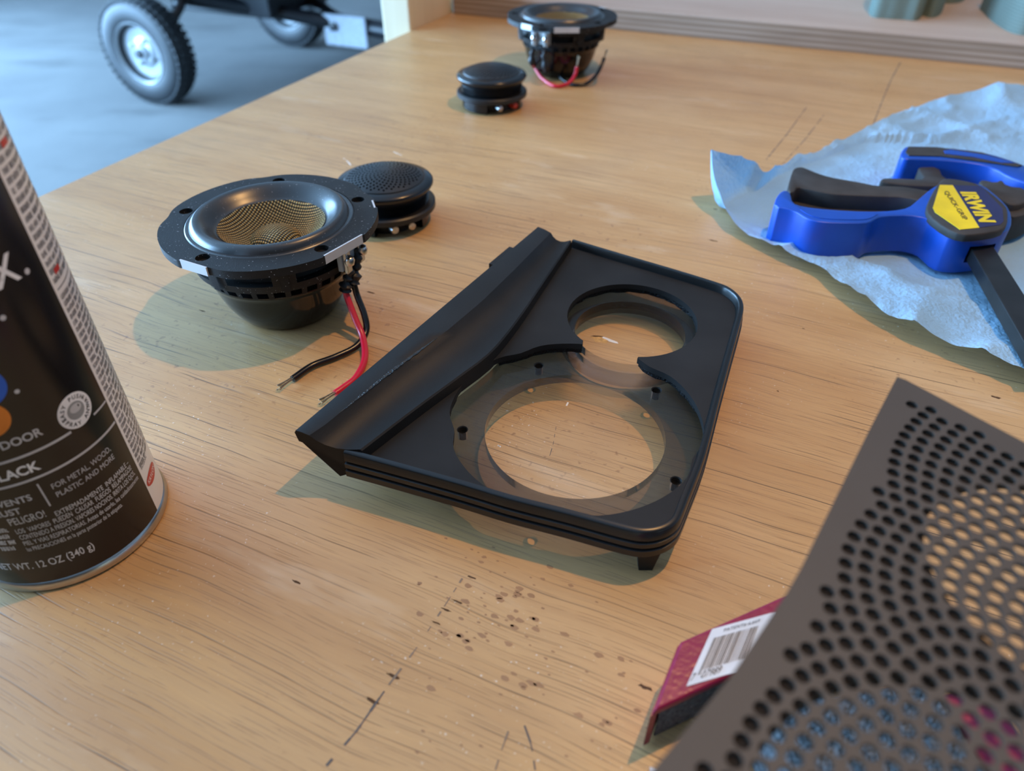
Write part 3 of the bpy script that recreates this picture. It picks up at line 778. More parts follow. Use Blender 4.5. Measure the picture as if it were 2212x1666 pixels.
wire(drv, D1, rb, [wp(751, 645, 0.0185), wp(768, 690, 0.0105), wp(784, 730, 0.0045), wp(788, 775, 0.0020), wp(770, 815, 0.0018), wp(742, 838, 0.0018), wp(724, 850, 0.0018)], 'wire_red')
bb = [wp(766, 538, 0.0405) - D1, wp(772, 560, 0.0365) - D1, wp(768, 584, 0.0310) - D1, wp(764, 612, 0.0250) - D1]
wire(drv, D1, bb, [wp(772, 640, 0.0185), wp(787, 680, 0.011), wp(791, 715, 0.005), wp(770, 748, 0.0022), wp(725, 771, 0.0018), wp(675, 790, 0.0018), wp(632, 819, 0.0018)], 'wire_black')
D2 = Vector((0.0470, 0.7480, 0.0))
drv2, M = make_driver(D2, 'black speaker driver beside the plywood board with both terminal lugs and leads in front', [(-88, 0.0510, 13.0), (-132, 0.0520, 8.0), (36.0, 0.0520, 5.0)], -118, 'midrange speaker drivers on the bench')
rb = [M @ Vector((0.0472, -0.006, 0.031)), M @ Vector((0.0484, -0.0065, 0.027)), M @ Vector((0.0470, -0.0072, 0.017))]
wire(drv2, D2, rb, [wp(1155, 145, 0.008), wp(1170, 168, 0.003), wp(1198, 186, 0.0018), wp(1228, 180, 0.0025), wp(1242, 162, 0.009), wp(1246, 144, 0.016)], 'wire_red')
bb = [M @ Vector((0.0472, 0.006, 0.031)), M @ Vector((0.0492, 0.006, 0.026)), M @ Vector((0.0480, 0.0085, 0.014))]
wire(drv2, D2, bb, [wp(1200, 155, 0.006), wp(1216, 172, 0.002), wp(1238, 183, 0.0018), wp(1268, 180, 0.003), wp(1288, 162, 0.010), wp(1299, 142, 0.017), wp(1305, 126, 0.022)], 'wire_black')

# ------------------------------------------------------------------ tweeters
def make_tweeter(loc, label, front_az, dot):
    t = thing('tweeter', label, 'tweeter', loc, 0, 'dome tweeters on the bench')
    MB().lathe([(0.0190, 0.0), (0.0190, 0.0092)], 48, cap0=True).build('base_core', 'tweeter_nut_black', t)
    for k in range(4):                                    # base wall with open notches for the terminals
        a0 = front_az + 36 + k * 74
        MB().lathe([(0.0210, 0.0002), (0.0250, 0.0002), (0.0256, 0.0010), (0.0256, 0.0095), (0.0210, 0.0095), (0.0210, 0.0002)], 8, a0=a0, a1=a0 + 62).build('base_wall', 'tweeter_black', t)
    kn = MB().lathe([(0.0225, 0.0092), (0.0292, 0.0092), (0.0304, 0.0100), (0.0304, 0.0130), (0.0294, 0.0138), (0.0225, 0.0138)], 220, rfun=lambda a: 1 + 0.006 * math.sin(a * 110))
    kn.build('clamp_ring', 'tweeter_nut_black', t, smooth=25)
    th = [(0.0262, 0.0130)]
    for k in range(5):
        z = 0.0138 + k * 0.0013; th += [(0.0250, z), (0.0264, z + 0.00055), (0.0250, z + 0.0011)]
    th += [(0.0255, 0.0208)]
    MB().lathe(th, 72).build('threaded_barrel', 'tweeter_black', t, smooth=60)
    MB().lathe([(0.0255, 0.0196), (0.0262, 0.0206), (0.0290, 0.0236), (0.0300, 0.0252), (0.0300, 0.0262), (0.0292, 0.0272), (0.0252, 0.0284), (0.0240, 0.0286)], 80).build('bezel', 'tweeter_black', t, smooth=60)
    def dz(r): return 0.0291 + 0.0056 * (1 - (r / 0.0243) ** 2)
    hl = []
    for n_ in range(6, 300):                              # perforations in a sunflower pattern
        r = 0.00131 * math.sqrt(n_); a = n_ * 2.399963
        if r > 0.0224: break
        hl.append(circle(r * math.cos(a), r * math.sin(a), 0.00030 + 0.00046 * min(1, r / 0.0150), 6, a))
    mb = MB().cut_sheet(circle(0, 0, 0.0243, 80), hl, -1, 1)
    mb.v = [(x, y, dz(math.hypot(x, y)) - (0 if z > 0 else 0.0007)) for x, y, z in mb.v]
    mb.lathe([(0.0246, 0.0280), (0.0246, 0.0286), (0.0243, 0.0291)], 80)
    g = mb.build('dome_grille', 'tweeter_nut_black', t, smooth=45)
    MB().lathe([(0.0240, 0.0272), (0.0200, 0.0284), (0.0140, 0.0300), (0.0070, 0.0311), (0.0010, 0.0314)], 48, cap1=True).build('diaphragm', 'tweeter_black', t, smooth=60)
    ca, sa_ = math.cos(R_(front_az)), math.sin(R_(front_az))
    M = Matrix(((ca, -sa_, 0, 0), (sa_, ca, 0, 0), (0, 0, 1, 0), (0, 0, 0, 1)))
    for q, mt in ((-0.0035, 'tinned_steel'), (0.0045, 'red_dot_plastic' if dot else 'solder')):
        tb = MB().lathe([(0.0002, 0.0300), (0.0018, 0.0296), (0.0024, 0.0270), (0.0024, 0.0210)], 14, 0, 0)
        tb.v = [tuple(M @ Vector((v[2] - 0.0042, q * (1.9 if dot else 1.4) + v[0] * 1.25, 0.0052 + v[1] * 1.25))) for v in tb.v]
        tb.build('terminal_stud', mt, t)
    return t
make_tweeter((-0.0790, 0.4270, 0.0), 'black dome tweeter right behind the near speaker driver', -62, False)
make_tweeter((-0.0175, 0.6480, 0.0), 'black dome tweeter with a red terminal stud in front of the far speaker driver', -58, True)

# ------------------------------------------------------------------ spray paint can
CC = Vector((-0.1653, 0.1796, 0.0)); CR = 0.0326
can = thing('spray_paint_can', 'black and white printed spray paint can with steel rim at the bench edge', 'spray can', CC)
MB().lathe([(0.0290, 0.0020), (0.0318, 0.0), (0.0330, 0.0003), (0.0335, 0.0016), (0.0332, 0.0032), (0.0327, 0.0042), (0.0322, 0.0046)], 96, cap0=True).build('bottom_rim', 'tinned_steel', can, smooth=60)
MB().lathe([(0.0322, 0.0042), (CR - 0.0002, 0.0050), (CR - 0.0002, 0.1480), (0.0318, 0.1505)], 96).build('can_body', 'tinned_steel', can, smooth=60)
lab = MB().lathe([(CR, 0.0046), (CR, 0.1485)], 72, a0=-245, a1=0).build('front_label', 'can_black_print', can, smooth=60)
wht = MB().lathe([(CR, 0.0046), (CR, 0.1485)], 36, a0=0, a1=115).build('back_label', 'can_white_print', can, smooth=60)
MB().lathe([(0.0318, 0.1500), (0.0333, 0.1506), (0.0336, 0.1520), (0.0328, 0.1535), (0.0300, 0.1560)], 96).build('top_rim', 'tinned_steel', can, smooth=60)
MB().lathe([(0.0322, 0.1520), (0.0322, 0.1860), (0.0310, 0.1885), (0.0280, 0.1895)], 72, cap1=True).build('cap', 'can_cap_black', can, smooth=50)
CM = 0.0334
def wrap(x, z, d=0.0):
    """label millimetres (along the circumference, height) -> can surface"""
    a = x / 1000.0 / CM; r = CR + 0.00007 + d
    return (r * math.cos(a), r * math.sin(a), z / 1000.0)
def print_text(body, x, z, h, mat, parent, width=None, right=False, name='lettering', bold=0.0, d=0.0):
    vs, fs = text_mesh(body, bold)
    if not vs: return
    x0 = min(v.x for v in vs); x1 = max(v.x for v in vs); k = h / 0.70
    kx = width / (x1 - x0) if width else k * 0.92
    wd = (x1 - x0) * kx; xs = x - wd if right else x
    MB().add([wrap(xs + (v.x - x0) * kx, z + v.y * k, d) for v in vs], fs).build(name, mat, parent, smooth=0)
def band(x0, x1, z0, z1, mat, parent, name, d=0.0):
    n = max(2, int(abs(x1 - x0) / 1.2)); vs = []
    for i in range(n + 1):
        x = x0 + (x1 - x0) * i / n; vs += [wrap(x, z0, d), wrap(x, z1, d)]
    return MB().add(vs, [(2 * i, 2 * i + 2, 2 * i + 3, 2 * i + 1) for i in range(n)]).build(name, mat, parent)
def disc(cx, cz, rx, rz, mat, parent, name, d=0.0, n=40):
    K = 8; vs = [wrap(cx, cz, d)]; fs = [(0, 1 + i, 1 + (i + 1) % n) for i in range(n)]
    for k in range(1, K + 1):
        vs += [wrap(cx + rx * k / K * math.cos(2 * math.pi * i / n), cz + rz * k / K * math.sin(2 * math.pi * i / n), d) for i in range(n)]
    for k in range(K - 1):
        fs += [(1 + k * n + i, 1 + (k + 1) * n + i, 1 + (k + 1) * n + (i + 1) % n, 1 + k * n + (i + 1) % n) for i in range(n)]
    return MB().add(vs, fs).build(name, mat, parent)
print_text('MAX', -8.6, 109.9, 8.0, 'print_white', lab, right=True, bold=0.012)
disc(-6.3, 110.4, 0.9, 0.9, 'print_silver', lab, 'trademark_dot')
disc(-18.4, 102.4, 0.8, 0.8, 'print_silver', lab, 'trademark_dot')
disc(-31.8, 85.0, 6.4, 6.4, 'ball_blue', lab, 'color_ball')
disc(-35.0, 74.6, 6.4, 6.2, 'ball_orange', lab, 'color_ball', 0.00003)
disc(-24.2, 80.3, 0.7, 0.7, 'print_silver', lab, 'trademark_dot')
band(-75, -16.6, 58.5, 59.4, 'print_silver', lab, 'rule_line')
band(-7.4, -0.4, 58.3, 59.0, 'print_silver', lab, 'rule_line')
band(-75, -0.6, 49.2, 50.1, 'print_silver', lab, 'rule_line')
bdg = disc(-12.3, 64.5, 6.1, 6.1, 'print_white', lab, 'badge', 0.00004)
disc(-12.2, 64.5, 3.1, 3.1, 'print_midgrey', bdg, 'nozzle_picture', 0.00008)
disc(-12.0, 65.3, 2.1, 1.5, 'print_silver', bdg, 'nozzle_picture', 0.00011)
disc(-10.9, 65.6, 0.28, 0.45, 'ink_black', bdg, 'nozzle_hole', 0.00014)
def ring_text(txt, cx, cz, r, a_mid, step, h, flip):
    mb = MB()
    for i, ch in enumerate(txt):
        if ch == ' ': continue
        a = a_mid + (i - (len(txt) - 1) / 2) * (step if flip else -step)
        vs, fs = text_mesh(ch, 0.02); w_ = max(v.x for v in vs); k = h / 0.70
        rot_ = R_(a - 90) if not flip else R_(a + 90)
        pts = []
        for v in vs:
            x, y = (v.x - w_ / 2) * k, (v.y - 0.35) * k
            pts.append(wrap(cx + r * math.cos(R_(a)) + x * math.cos(rot_) - y * math.sin(rot_), cz + r * math.sin(R_(a)) + x * math.sin(rot_) + y * math.cos(rot_), 0.00009))
        mb.add(pts, fs)
    mb.build('lettering', 'ink_black', bdg, smooth=0)
ring_text('EASY PUSH', -12.3, 64.5, 4.6, 112, 18.5, 1.35, False)
ring_text('SPRAY ANY', -12.3, 64.5, 4.6, 262, 18.5, 1.35, True)
ring_text('WAY', -12.3, 64.5, 4.6, 8, 19, 1.3, True)
print_text('INDOOR/OUTDOOR', -23.6, 63.4, 2.9, 'print_silver', lab, right=True, bold=0.02)
print_text('BLACK', -28.6, 52.3, 3.4, 'print_white', lab, right=True, bold=0.03)
band(-32.05, -31.55, 37.2, 47.3, 'print_silver', lab, 'rule_line')
print_text('FOR METAL, WOOD,', -28.8, 43.0, 2.15, 'print_silver', lab, width=21.3)
print_text('PLASTIC AND MORE', -28.8, 39.3, 2.15, 'print_silver', lab, width=21.3)
print_text('PREVENTS', -35.0, 42.1, 2.5, 'print_silver', lab, right=True, bold=0.02)
print_text('RUST', -39.6, 38.0, 2.5, 'print_silver', lab, right=True, bold=0.02)
for body, x0, x1, z, h in (('PELIGRO!', -44.6, -34.2, 33.7, 3.1), ('EXTREMADAMENTE  INFLAMABLE \u2013', -31.8, -3.2, 32.3, 2.1), ('LOS  VAPORES  PUEDEN  CAUSAR  FUEGOS  RELAMPAGOS!', -44.4, -3.0, 29.6, 2.1),
                           ('CONTENIDO A PRESION. VAPORES NOCIVOS. IRRITA LOS OJOS,', -44.4, -2.6, 26.7, 2.1), ('PIEL Y VIAS RESPIRATORIAS. Antes de usarlo, lea cuidadosamente', -44.4, -2.0, 23.8, 2.0),
                           ('las PRECAUCIONES en la parte posterior de la etiqueta.', -44.6, -12.8, 20.9, 1.9)):
    print_text(body, x0, z, h, 'print_cream', lab, width=x1 - x0)
print_text('NET WT. 12 OZ (340 g)', -58.5, 12.3, 3.3, 'print_cream', lab, width=31.6, bold=0.01)
def fine_print(x0, x1, z0, z1, pitch, h, mat, parent, seed, ragged=False):
    """rows of tiny strokes for print too small to read"""
    rnd = random.Random(seed); mb = MB(); z = z1 - h
    while z > z0:
        x = x0
        while x < x1 - 0.6:
            wd = min(rnd.uniform(2.0, 6.0), x1 - x)
            q = x
            while q < x + wd - 0.25:
                hh = h * rnd.choice((1, 1, 1, 0.8)); sw = rnd.uniform(0.22, 0.36)
                mb.add([wrap(q, z), wrap(q + sw, z), wrap(q + sw, z + hh), wrap(q, z + hh)], [(0, 1, 2, 3)])
                if rnd.random() < 0.55:
                    zz = z + rnd.choice((0, 0.42, 0.78)) * h
                    mb.add([wrap(q, zz), wrap(q + 0.55, zz), wrap(q + 0.55, zz + 0.2 * h), wrap(q, zz + 0.2 * h)], [(0, 1, 2, 3)])
                q += rnd.uniform(0.48, 0.66)
            x += wd + 0.75
        z -= pitch
    o = mb.build('fine_print', mat, parent, smooth=0); o['kind'] = 'stuff'; return o
fine_print(1.4, 40, 101.5, 147.5, 2.75, 1.75, 'print_grey', wht, 1)
fine_print(1.4, 40, 24.5, 98.0, 2.35, 1.65, 'print_grey', wht, 2)
band(1.3, 40, 99.6, 100.0, 'print_grey', wht, 'rule_line')
for x, z, w_ in ((6.0, 141.0, 5.0), (18.0, 122.6, 5.0), (3.6, 104.5, 4.0)):
    band(x, x + w_, z - 0.9, z + 0.9, 'print_red', wht, 'red_heading', 0.00004)
kr = disc(6.6, 17.4, 5.9, 2.7, 'print_red', wht, 'maker_oval', 0.00003)
print_text('KRYLON', 2.0, 16.5, 1.9, 'print_white', kr, width=9.2, d=0.00006)
print_text('INTERNAL', 1.6, 24.4, 1.4, 'print_grey', wht, width=7)
fine_print(-74, -46.2, 20.0, 33.0, 2.9, 1.9, 'print_cream', lab, 3)

# ------------------------------------------------------------------ blue paper towel
random.seed(4)
low = [(1533, 338, .030), (1541, 385, .022), (1556, 430, .013), (1572, 475, .007), (1592, 503, .003), (1640, 526, .004), (1700, 556, .004), (1770, 586, .0045), (1800, 612, .005), (1870, 660, .006), (1950, 706, .006), (2040, 746, .006), (2120, 782, .005), (2212, 822, .005), (2330, 880, .005)]
upp = [(1536, 337, .030), (1600, 347, .024), (1632, 353, .018), (1652, 378, .010), (1700, 358, .004), (1790, 322, .003), (1900, 272, .003), (1975, 238, .003), (2050, 218, .004), (2130, 197, .009), (2190, 190, .012), (2260, 196, .010), (2350, 215, .006), (2430, 240, .004), (2520, 260, .003)]
NU, NV = 150, 60
lo_ = resample(spline([un(*p) for p in low], 6), NU); up_ = resample(spline([un(*p) for p in upp], 6), NU)
rng = np.random.RandomState(3)
def vnoise(x, y, seed):
    xi, yi = math.floor(x), math.floor(y); fx, fy = x - xi, y - yi
    def h(i, j): return math.sin(i * 127.1 + j * 311.7 + seed * 74.7) * 43758.5453 % 1.0
    sx, sy = fx * fx * (3 - 2 * fx), fy * fy * (3 - 2 * fy)
    return (h(xi, yi) * (1 - sx) + h(xi + 1, yi) * sx) * (1 - sy) + (h(xi, yi + 1) * (1 - sx) + h(xi + 1, yi + 1) * sx) * sy
vs = []
for i in range(NU):
    for j in range(NV):
        t = j / (NV - 1)
        p = lo_[i].lerp(up_[i], t)
        el = lo_[i].z * max(0, 1 - t * 5) ** 1.5 + up_[i].z * max(0, 1 - (1 - t) * 6) ** 1.5
        if i < 14: el = max(el, p.z * (1 - i / 14) )
        x, y = p.x * 1000, p.y * 1000
        u_, v_ = (x * 0.87 + y * 0.5), (-x * 0.5 + y * 0.87)
        fold = abs(vnoise(u_ / 42, v_ / 24, 1) - 0.5) * 2; fold2 = abs(vnoise(u_ / 15, v_ / 30, 2) - 0.5) * 2
        wr = 0.0044 * (1 - fold) ** 3 + 0.0020 * (1 - fold2) ** 3 + 0.0008 * vnoise(x / 6, y / 6, 5)
        # flattened where the clamps lie on it
        flat = 1.0
        if 0.13 < p.x < 0.40 and 0.30 < p.y < 0.56 and 0.12 < t < 0.9: flat = 0.18
        jit = 0.0012 * (vnoise(i / 1.5, j * 3.1, 9) - .5) if j in (0, NV - 1) else 0
        vs.append((p.x, p.y + jit, 0.0006 + el + wr * flat))
fs = [(i * NV + j, (i + 1) * NV + j, (i + 1) * NV + j + 1, i * NV + j + 1) for i in range(NU - 1) for j in range(NV - 1)]
c0 = un(1900, 500)
tw = MB().add(vs, fs).build('paper_towel', 'blue_paper_towel', None, smooth=80, off=(c0.x, c0.y, 0))
tw.location = (c0.x, c0.y, 0)
tag(tw, 'crumpled light blue paper shop towel spread under the blue clamps', 'paper towel')

# ------------------------------------------------------------------ quick-grip clamp on the towel
def poly_at(pts, z): return [un2(px, py, z) for px, py in pts]
ZC0, ZC1 = 0.0035, 0.0265
K0 = un(1900, 540, 0)
clamp = thing('bar_clamp', 'blue quick release bar clamp with yellow label lying on the towel', 'clamp', (K0.x, K0.y, 0), 0, 'bar clamps on the towel')
body = [(1671, 446), (1677, 425), (1689, 412), (1700, 411), (1708, 418), (1712, 438), (1733, 446), (1793, 453), (1874, 457), (1928, 455), (1962, 449), (1985, 430), (2010, 408), (2035, 394), (2090, 392), (2125, 400), (2160, 428), (2182, 452),
        (2187, 480), (2179, 499), (2140, 507), (2078, 511), (2045, 504), (2015, 478), (2000, 471), (1964, 465), (1910, 467), (1893, 471), (1878, 481), (1850, 483), (1775, 481), (1744, 473), (1716, 454), (1690, 446)]
bodyw = poly_at(body[:-1], ZC1)
def soft(poly, n=2):
    P = [(x, y, 0) for x, y in poly]; P = P + P[:1]
    for _ in range(n):
        Q = []
        for a, b in zip(P, P[1:]):
            a, b = Vector(a), Vector(b); Q += [a.lerp(b, .25), a.lerp(b, .75)]
        P = Q + Q[:1]
    return [(p[0], p[1]) for p in P[:-1]]
OFF = (K0.x, K0.y, 0)
hb = MB().prism(soft(bodyw, 1), ZC0, ZC1).build('handle_body', 'clamp_blue', clamp, smooth=60, off=OFF, bevel=0.0022, bseg=3)
# grip groove on top of the handle
grv = soft(poly_at([(1722, 449), (1790, 458), (1874, 462), (1900, 461), (1878, 474), (1850, 476), (1778, 474), (1748, 466)], ZC1), 1)
MB().prism(grv, ZC1 - 0.0005, ZC1 + 0.0003).build('grip_top', 'clamp_blue', hb, smooth=0, off=OFF)
trig = [(1701, 406), (1712, 368), (1718, 362), (1730, 360), (1741, 363), (1766, 374), (1793, 382), (1820, 387), (1861, 394), (1894, 401), (1935, 402), (1964, 404), (2030, 416), (2012, 440), (1956, 425), (1900, 424), (1829, 421), (1795, 419), (1748, 409), (1722, 403), (1716, 414), (1706, 416)]
MB().prism(soft(poly_at(trig, 0.0255), 1), 0.0120, 0.0255).build('trigger', 'clamp_grip_grey', clamp, smooth=60, off=OFF, bevel=0.0014, bseg=2)
MB().prism(poly_at([(1712, 436), (1700, 408), (1800, 420), (1960, 430), (1985, 434), (1962, 452), (1874, 459), (1793, 455)], 0.018), 0.006, 0.016).build('trigger_web', 'clamp_grip_grey', clamp, smooth=0, off=OFF)
def lz(x, y): return (1900 + x / 5.375, 290 + y / 5.375)
bez = [lz(*p) for p in ((540, 840), (562, 935), (760, 1090), (955, 1168), (1150, 1160), (1430, 1112), (1488, 1045), (1495, 900), (1470, 830), (1310, 690), (1160, 580), (1000, 540), (830, 512), (735, 515), (690, 560), (610, 680))]
bzw = MB().prism(soft(poly_at(bez, 0.0292), 1), ZC1 - 0.002, 0.0292).build('label_bezel', 'clamp_grip_grey', clamp, smooth=60, off=OFF, bevel=0.0008)
ZL = 0.0294
yel = [lz(*p) for p in ((700, 588), (850, 592), (1160, 1084), (935, 1106), (645, 905), (620, 850))]
nav = [lz(*p) for p in ((850, 592), (1178, 600), (1428, 862), (1440, 1010), (1400, 1050), (1160, 1084))]
MB().prism(poly_at(yel, ZL), ZL - 0.0006, ZL).build('yellow_label', 'label_yellow', bzw, smooth=0, off=OFF)
MB().prism(poly_at(nav, ZL), ZL - 0.0006, ZL).build('navy_label', 'label_navy', bzw, smooth=0, off=OFF)
def label_text(body, o, ex, ey, mat, shear=0.0, bold=0.0):
    vs, fs = text_mesh(body, bold)
    x0 = min(v.x for v in vs); x1 = max(v.x for v in vs); y1 = max(v.y for v in vs); y0 = min(v.y for v in vs)
    O, X, Y = un(*lz(*o), ZL + 0.00015), un(*lz(*ex), ZL + 0.00015), un(*lz(*ey), ZL + 0.00015)
    out = []
    for v in vs:
        t = (v.x - x0) / (x1 - x0); s_ = (v.y - y0) / (y1 - y0)
        out.append(O + (X - O) * t + (Y - O) * s_)
    MB().add(out, fs).build('lettering', mat, bzw, smooth=0, off=OFF)
label_text('IRWIN', (930, 668), (1155, 1018), (1118, 672), 'label_yellow', bold=0.05)
label_text('QUICK-GRIP', (735, 668), (965, 1000), (795, 655), 'ink_black', bold=0.01)
# bar
bA, bB = un(2088, 520, 0.0185), un(2232, 772, 0.0185)
bC, bD = un(2144, 528, 0.0185), un(2300, 772, 0.0185)
MB().add([(p.x, p.y, z) for z in (0.0110, 0.0185) for p in (bA, bB, bD, bC)], [(3, 2, 1, 0), (4, 5, 6, 7), (0, 1, 5, 4), (1, 2, 6, 5), (2, 3, 7, 6), (3, 0, 4, 7)]).build('steel_bar', 'bar_steel', clamp, smooth=0, off=OFF, bevel=0.0006)
dB = (bB - bA).normalized(); dN = (bC - bA).normalized() * 0.0011
cq = [bA - dN - dB * 0.002, bB - dN, bD + dN, bC + dN - dB * 0.002]
cut = MB().prism([(p.x, p.y) for p in cq], 0.0098, 0.0197).build('slot_cutter', 'clamp_blue', None, smooth=0, off=OFF)
cut.location = OFF
bo = hb.modifiers.new('slot', 'BOOLEAN'); bo.operation = 'DIFFERENCE'; bo.object = cut; bo.solver = 'EXACT'
bpy.context.view_layer.update()
nm_ = bpy.data.meshes.new_from_object(hb.evaluated_get(bpy.context.evaluated_depsgraph_get()))
hb.modifiers.clear(); hb.data = nm_; nm_.name = 'handle_body'
bpy.data.objects.remove(cut)
MB().prism(soft(poly_at([lz(*p) for p in ((1150, 560), (1190, 520), (1340, 560), (1420, 520), (1480, 600), (1700, 620), (1750, 760), (1600, 830), (1470, 800), (1300, 680))], 0.024), 1), 0.004, 0.024).build('release_lever', 'clamp_grip_grey', clamp, smooth=60, off=OFF, bevel=0.0012)
MB().prism(soft(poly_at([lz(*p) for p in ((1500, 900), (1540, 800), (1640, 700), (1800, 660), (1950, 760), (1800, 900), (1600, 960), (1520, 960))], 0.020), 2), 0.004, 0.020).build('jaw_pad', 'clamp_grip_grey', clamp, smooth=60, off=OFF, bevel=0.002, bseg=3)

# second clamp behind it
K1 = un(2100, 400, 0)
OFF = (K1.x, K1.y, 0)
cl2 = thing('bar_clamp', 'blue bar clamp with black topped handle, half hidden behind the labelled clamp', 'clamp', (K1.x, K1.y, 0), 0, 'bar clamps on the towel')
Z2 = 0.0235
hnd = [lz(*p) for p in ((235, 260), (262, 180), (310, 136), (480, 138), (660, 146), (940, 170), (1200, 206), (1440, 270), (1677, 356), (1950, 480), (1950, 640), (1700, 560), (1480, 480), (1340, 390), (1080, 330), (700, 296), (400, 288), (310, 290))]
h2 = MB().prism(soft(poly_at(hnd, Z2), 1), 0.0035, Z2).build('handle_body', 'clamp_blue', cl2, smooth=60, off=OFF, bevel=0.002, bseg=3)
ins = [lz(*p) for p in ((300, 215), (330, 155), (660, 160), (1180, 222), (1650, 370), (1600, 385), (1320, 345), (700, 262), (340, 255))]
MB().prism(poly_at(ins, Z2), Z2 - 0.001, Z2 + 0.0007).build('handle_inlay', 'clamp_grip_grey', h2, smooth=0, off=OFF)
slot = [lz(*p) for p in ((740, 205), (820, 195), (1250, 260), (1560, 350), (1420, 345), (1100, 280), (760, 240))]
MB().prism(poly_at(slot, Z2), Z2, Z2 + 0.0010).build('handle_slot', 'clamp_blue', h2, smooth=0, off=OFF)
tr2 = [lz(*p) for p in ((5, 545), (20, 520), (60, 503), (300, 512), (545, 525), (440, 395), (480, 375), (690, 376), (745, 510), (900, 530), (1000, 600), (500, 600), (200, 575))]
MB().prism(soft(poly_at(tr2, 0.0185), 1), 0.0045, 0.0185).build('trigger', 'clamp_grip_grey', cl2, smooth=60, off=OFF, bevel=0.001)
MB().prism(soft(poly_at([lz(*p) for p in ((1340, 470), (1400, 430), (1677, 440), (2000, 560), (2000, 700), (1677, 560), (1420, 520))], 0.019), 1), 0.004, 0.019).build('clamp_head', 'clamp_blue', cl2, smooth=60, off=OFF, bevel=0.0015)

# ------------------------------------------------------------------ sanding sponges under the grille
def sponge(name, label, c, ux, L, Wd, z1, mats):
    a = math.atan2(ux.y, ux.x)
    t = thing(name, label, 'sanding sponge', (c.x, c.y, 0), a, 'sanding sponges by the grille')
    mb = MB().box(0.001, L - 0.001, 0.001, Wd - 0.001, 0.0004, z1 - 0.003)
    return t, mb
zs = 0.0200
sA, sB, sC = un(1470, 1386, zs), un(1700, 1284, zs), un(1411, 1538, zs)
ux = (sB - sA).normalized(); uy = (sC - sA); WD = uy.length
AN = math.atan2(uy.y, uy.x) + math.pi / 2
t = thing('sanding_sponge', 'crimson wrapped sanding sponge with a white barcode label', 'sanding sponge', (sC.x, sC.y, 0), AN)
Mi = Matrix.Rotation(-AN, 3, 'Z')
def sl_(p): q = Mi @ (p - sC); return Vector((q.x, q.y))
Lg = 0.046
sk = sl_(sB) - sl_(sA); skew = sk.y / sk.x
def skx(x, y): return (x, y + x * skew)
out4 = [skx(0, 0), skx(Lg, 0), skx(Lg, WD), skx(0, WD)]
MB().prism([skx(0.0012, 0.0012), skx(Lg - .001, 0.0012), skx(Lg - .001, WD - .001), skx(0.0012, WD - .001)], 0.0003, zs - 0.0006).build('abrasive_block', 'abrasive_grey', t, smooth=0, bevel=0.001)
cv = MB().prism(out4, zs - 0.0032, zs).build('card_wrap', 'red_card', t, smooth=0, bevel=0.0007)
MB().prism([skx(-0.0004, 0.0), skx(0.0008, 0.0), skx(0.0008, WD), skx(-0.0004, WD)], 0.0006, zs - 0.002).build('wrap_side', 'red_card', t, smooth=0)
lbp = [sl_(un(px, py, zs)) for px, py in ((1482, 1484), (1538, 1360), (1688, 1301), (1592, 1452))]
# white label as a parallelogram on the wrap
o_, ex_, ey_ = lbp[0], lbp[3] - lbp[0], lbp[1] - lbp[0]
ex_ = ex_ * 1.35
def lp_(u, v, z=0.0002): p = o_ + ex_ * u + ey_ * v; return (p.x, p.y, zs + z)
wl = MB().add([lp_(0, 0, .0002), lp_(1, 0, .0002), lp_(1, 1, .0002), lp_(0, 1, .0002)], [(0, 1, 2, 3)]).build('barcode_label', 'label_white', cv, smooth=0)
mb = MB(); rnd = random.Random(8); u = 0.10
while u < 0.80:
    w_ = rnd.choice((0.006, 0.006, 0.012, 0.018)); v0 = 0.22 if u > 0.14 else 0.15
    mb.add([lp_(u, v0, .0003), lp_(u + w_, v0, .0003), lp_(u + w_, 0.80, .0003), lp_(u, 0.80, .0003)], [(0, 1, 2, 3)]); u += w_ + rnd.choice((0.007, 0.012, 0.018))
mb.build('barcode', 'ink_black', wl, smooth=0)
def sp_text(body, u0, v0, u1, v1, mat):
    vs, fs = text_mesh(body)
    x0 = min(v.x for v in vs); x1 = max(v.x for v in vs); y0 = min(v.y for v in vs); y1 = max(v.y for v in vs)
    MB().add([lp_(u0 + (u1 - u0) * (v.x - x0) / (x1 - x0), v0 + (v1 - v0) * (v.y - y0) / (y1 - y0), .00035) for v in vs], fs).build('lettering', mat, wl, smooth=0)
sp_text('7', 0.02, 0.07, 0.07, 0.20, 'ink_black')
sp_text('07989', 0.17, 0.07, 0.46, 0.20, 'ink_black')
sp_text('PATENT# 6,669', 0.22, 0.86, 0.78, 0.93, 'ink_black')
# coarse sponge beside it
s2 = un(1760, 1560, 0.02)
t2 = thing('sanding_sponge', 'blue grey coarse sanding sponge seen through the perforated grille', 'sanding sponge', (s2.x - 0.004, s2.y - 0.074, 0), R_(8))
MB().box(0, 0.050, 0, 0.078, 0.0003, 0.0235).build('abrasive_block', 'abrasive_grey', t2, smooth=0, bevel=0.002)
MB().box(0.0505, 0.0645, -0.012, 0.074, 0.0003, 0.0225).build('card_wrap', 'red_card', t2, smooth=0, bevel=0.001)
MB().box(0.054, 0.061, 0.030, 0.048, 0.0226, 0.0228).build('price_label', 'label_white', t2, smooth=0)
p = un(1376, 1650, 0.006)
t3 = thing('sandpaper_packet', 'red and white card packet corner peeking out below the crimson sponge', 'packet', (p.x - 0.006, p.y - 0.045, 0), R_(-12))
MB().box(0, 0.035, 0, 0.045, 0.0003, 0.006).build('packet_card', 'red_card', t3, smooth=0, bevel=0.0006)
MB().box(0.0, 0.006, 0.0, 0.045, 0.0061, 0.0063).build('white_strip', 'label_white', t3, smooth=0)

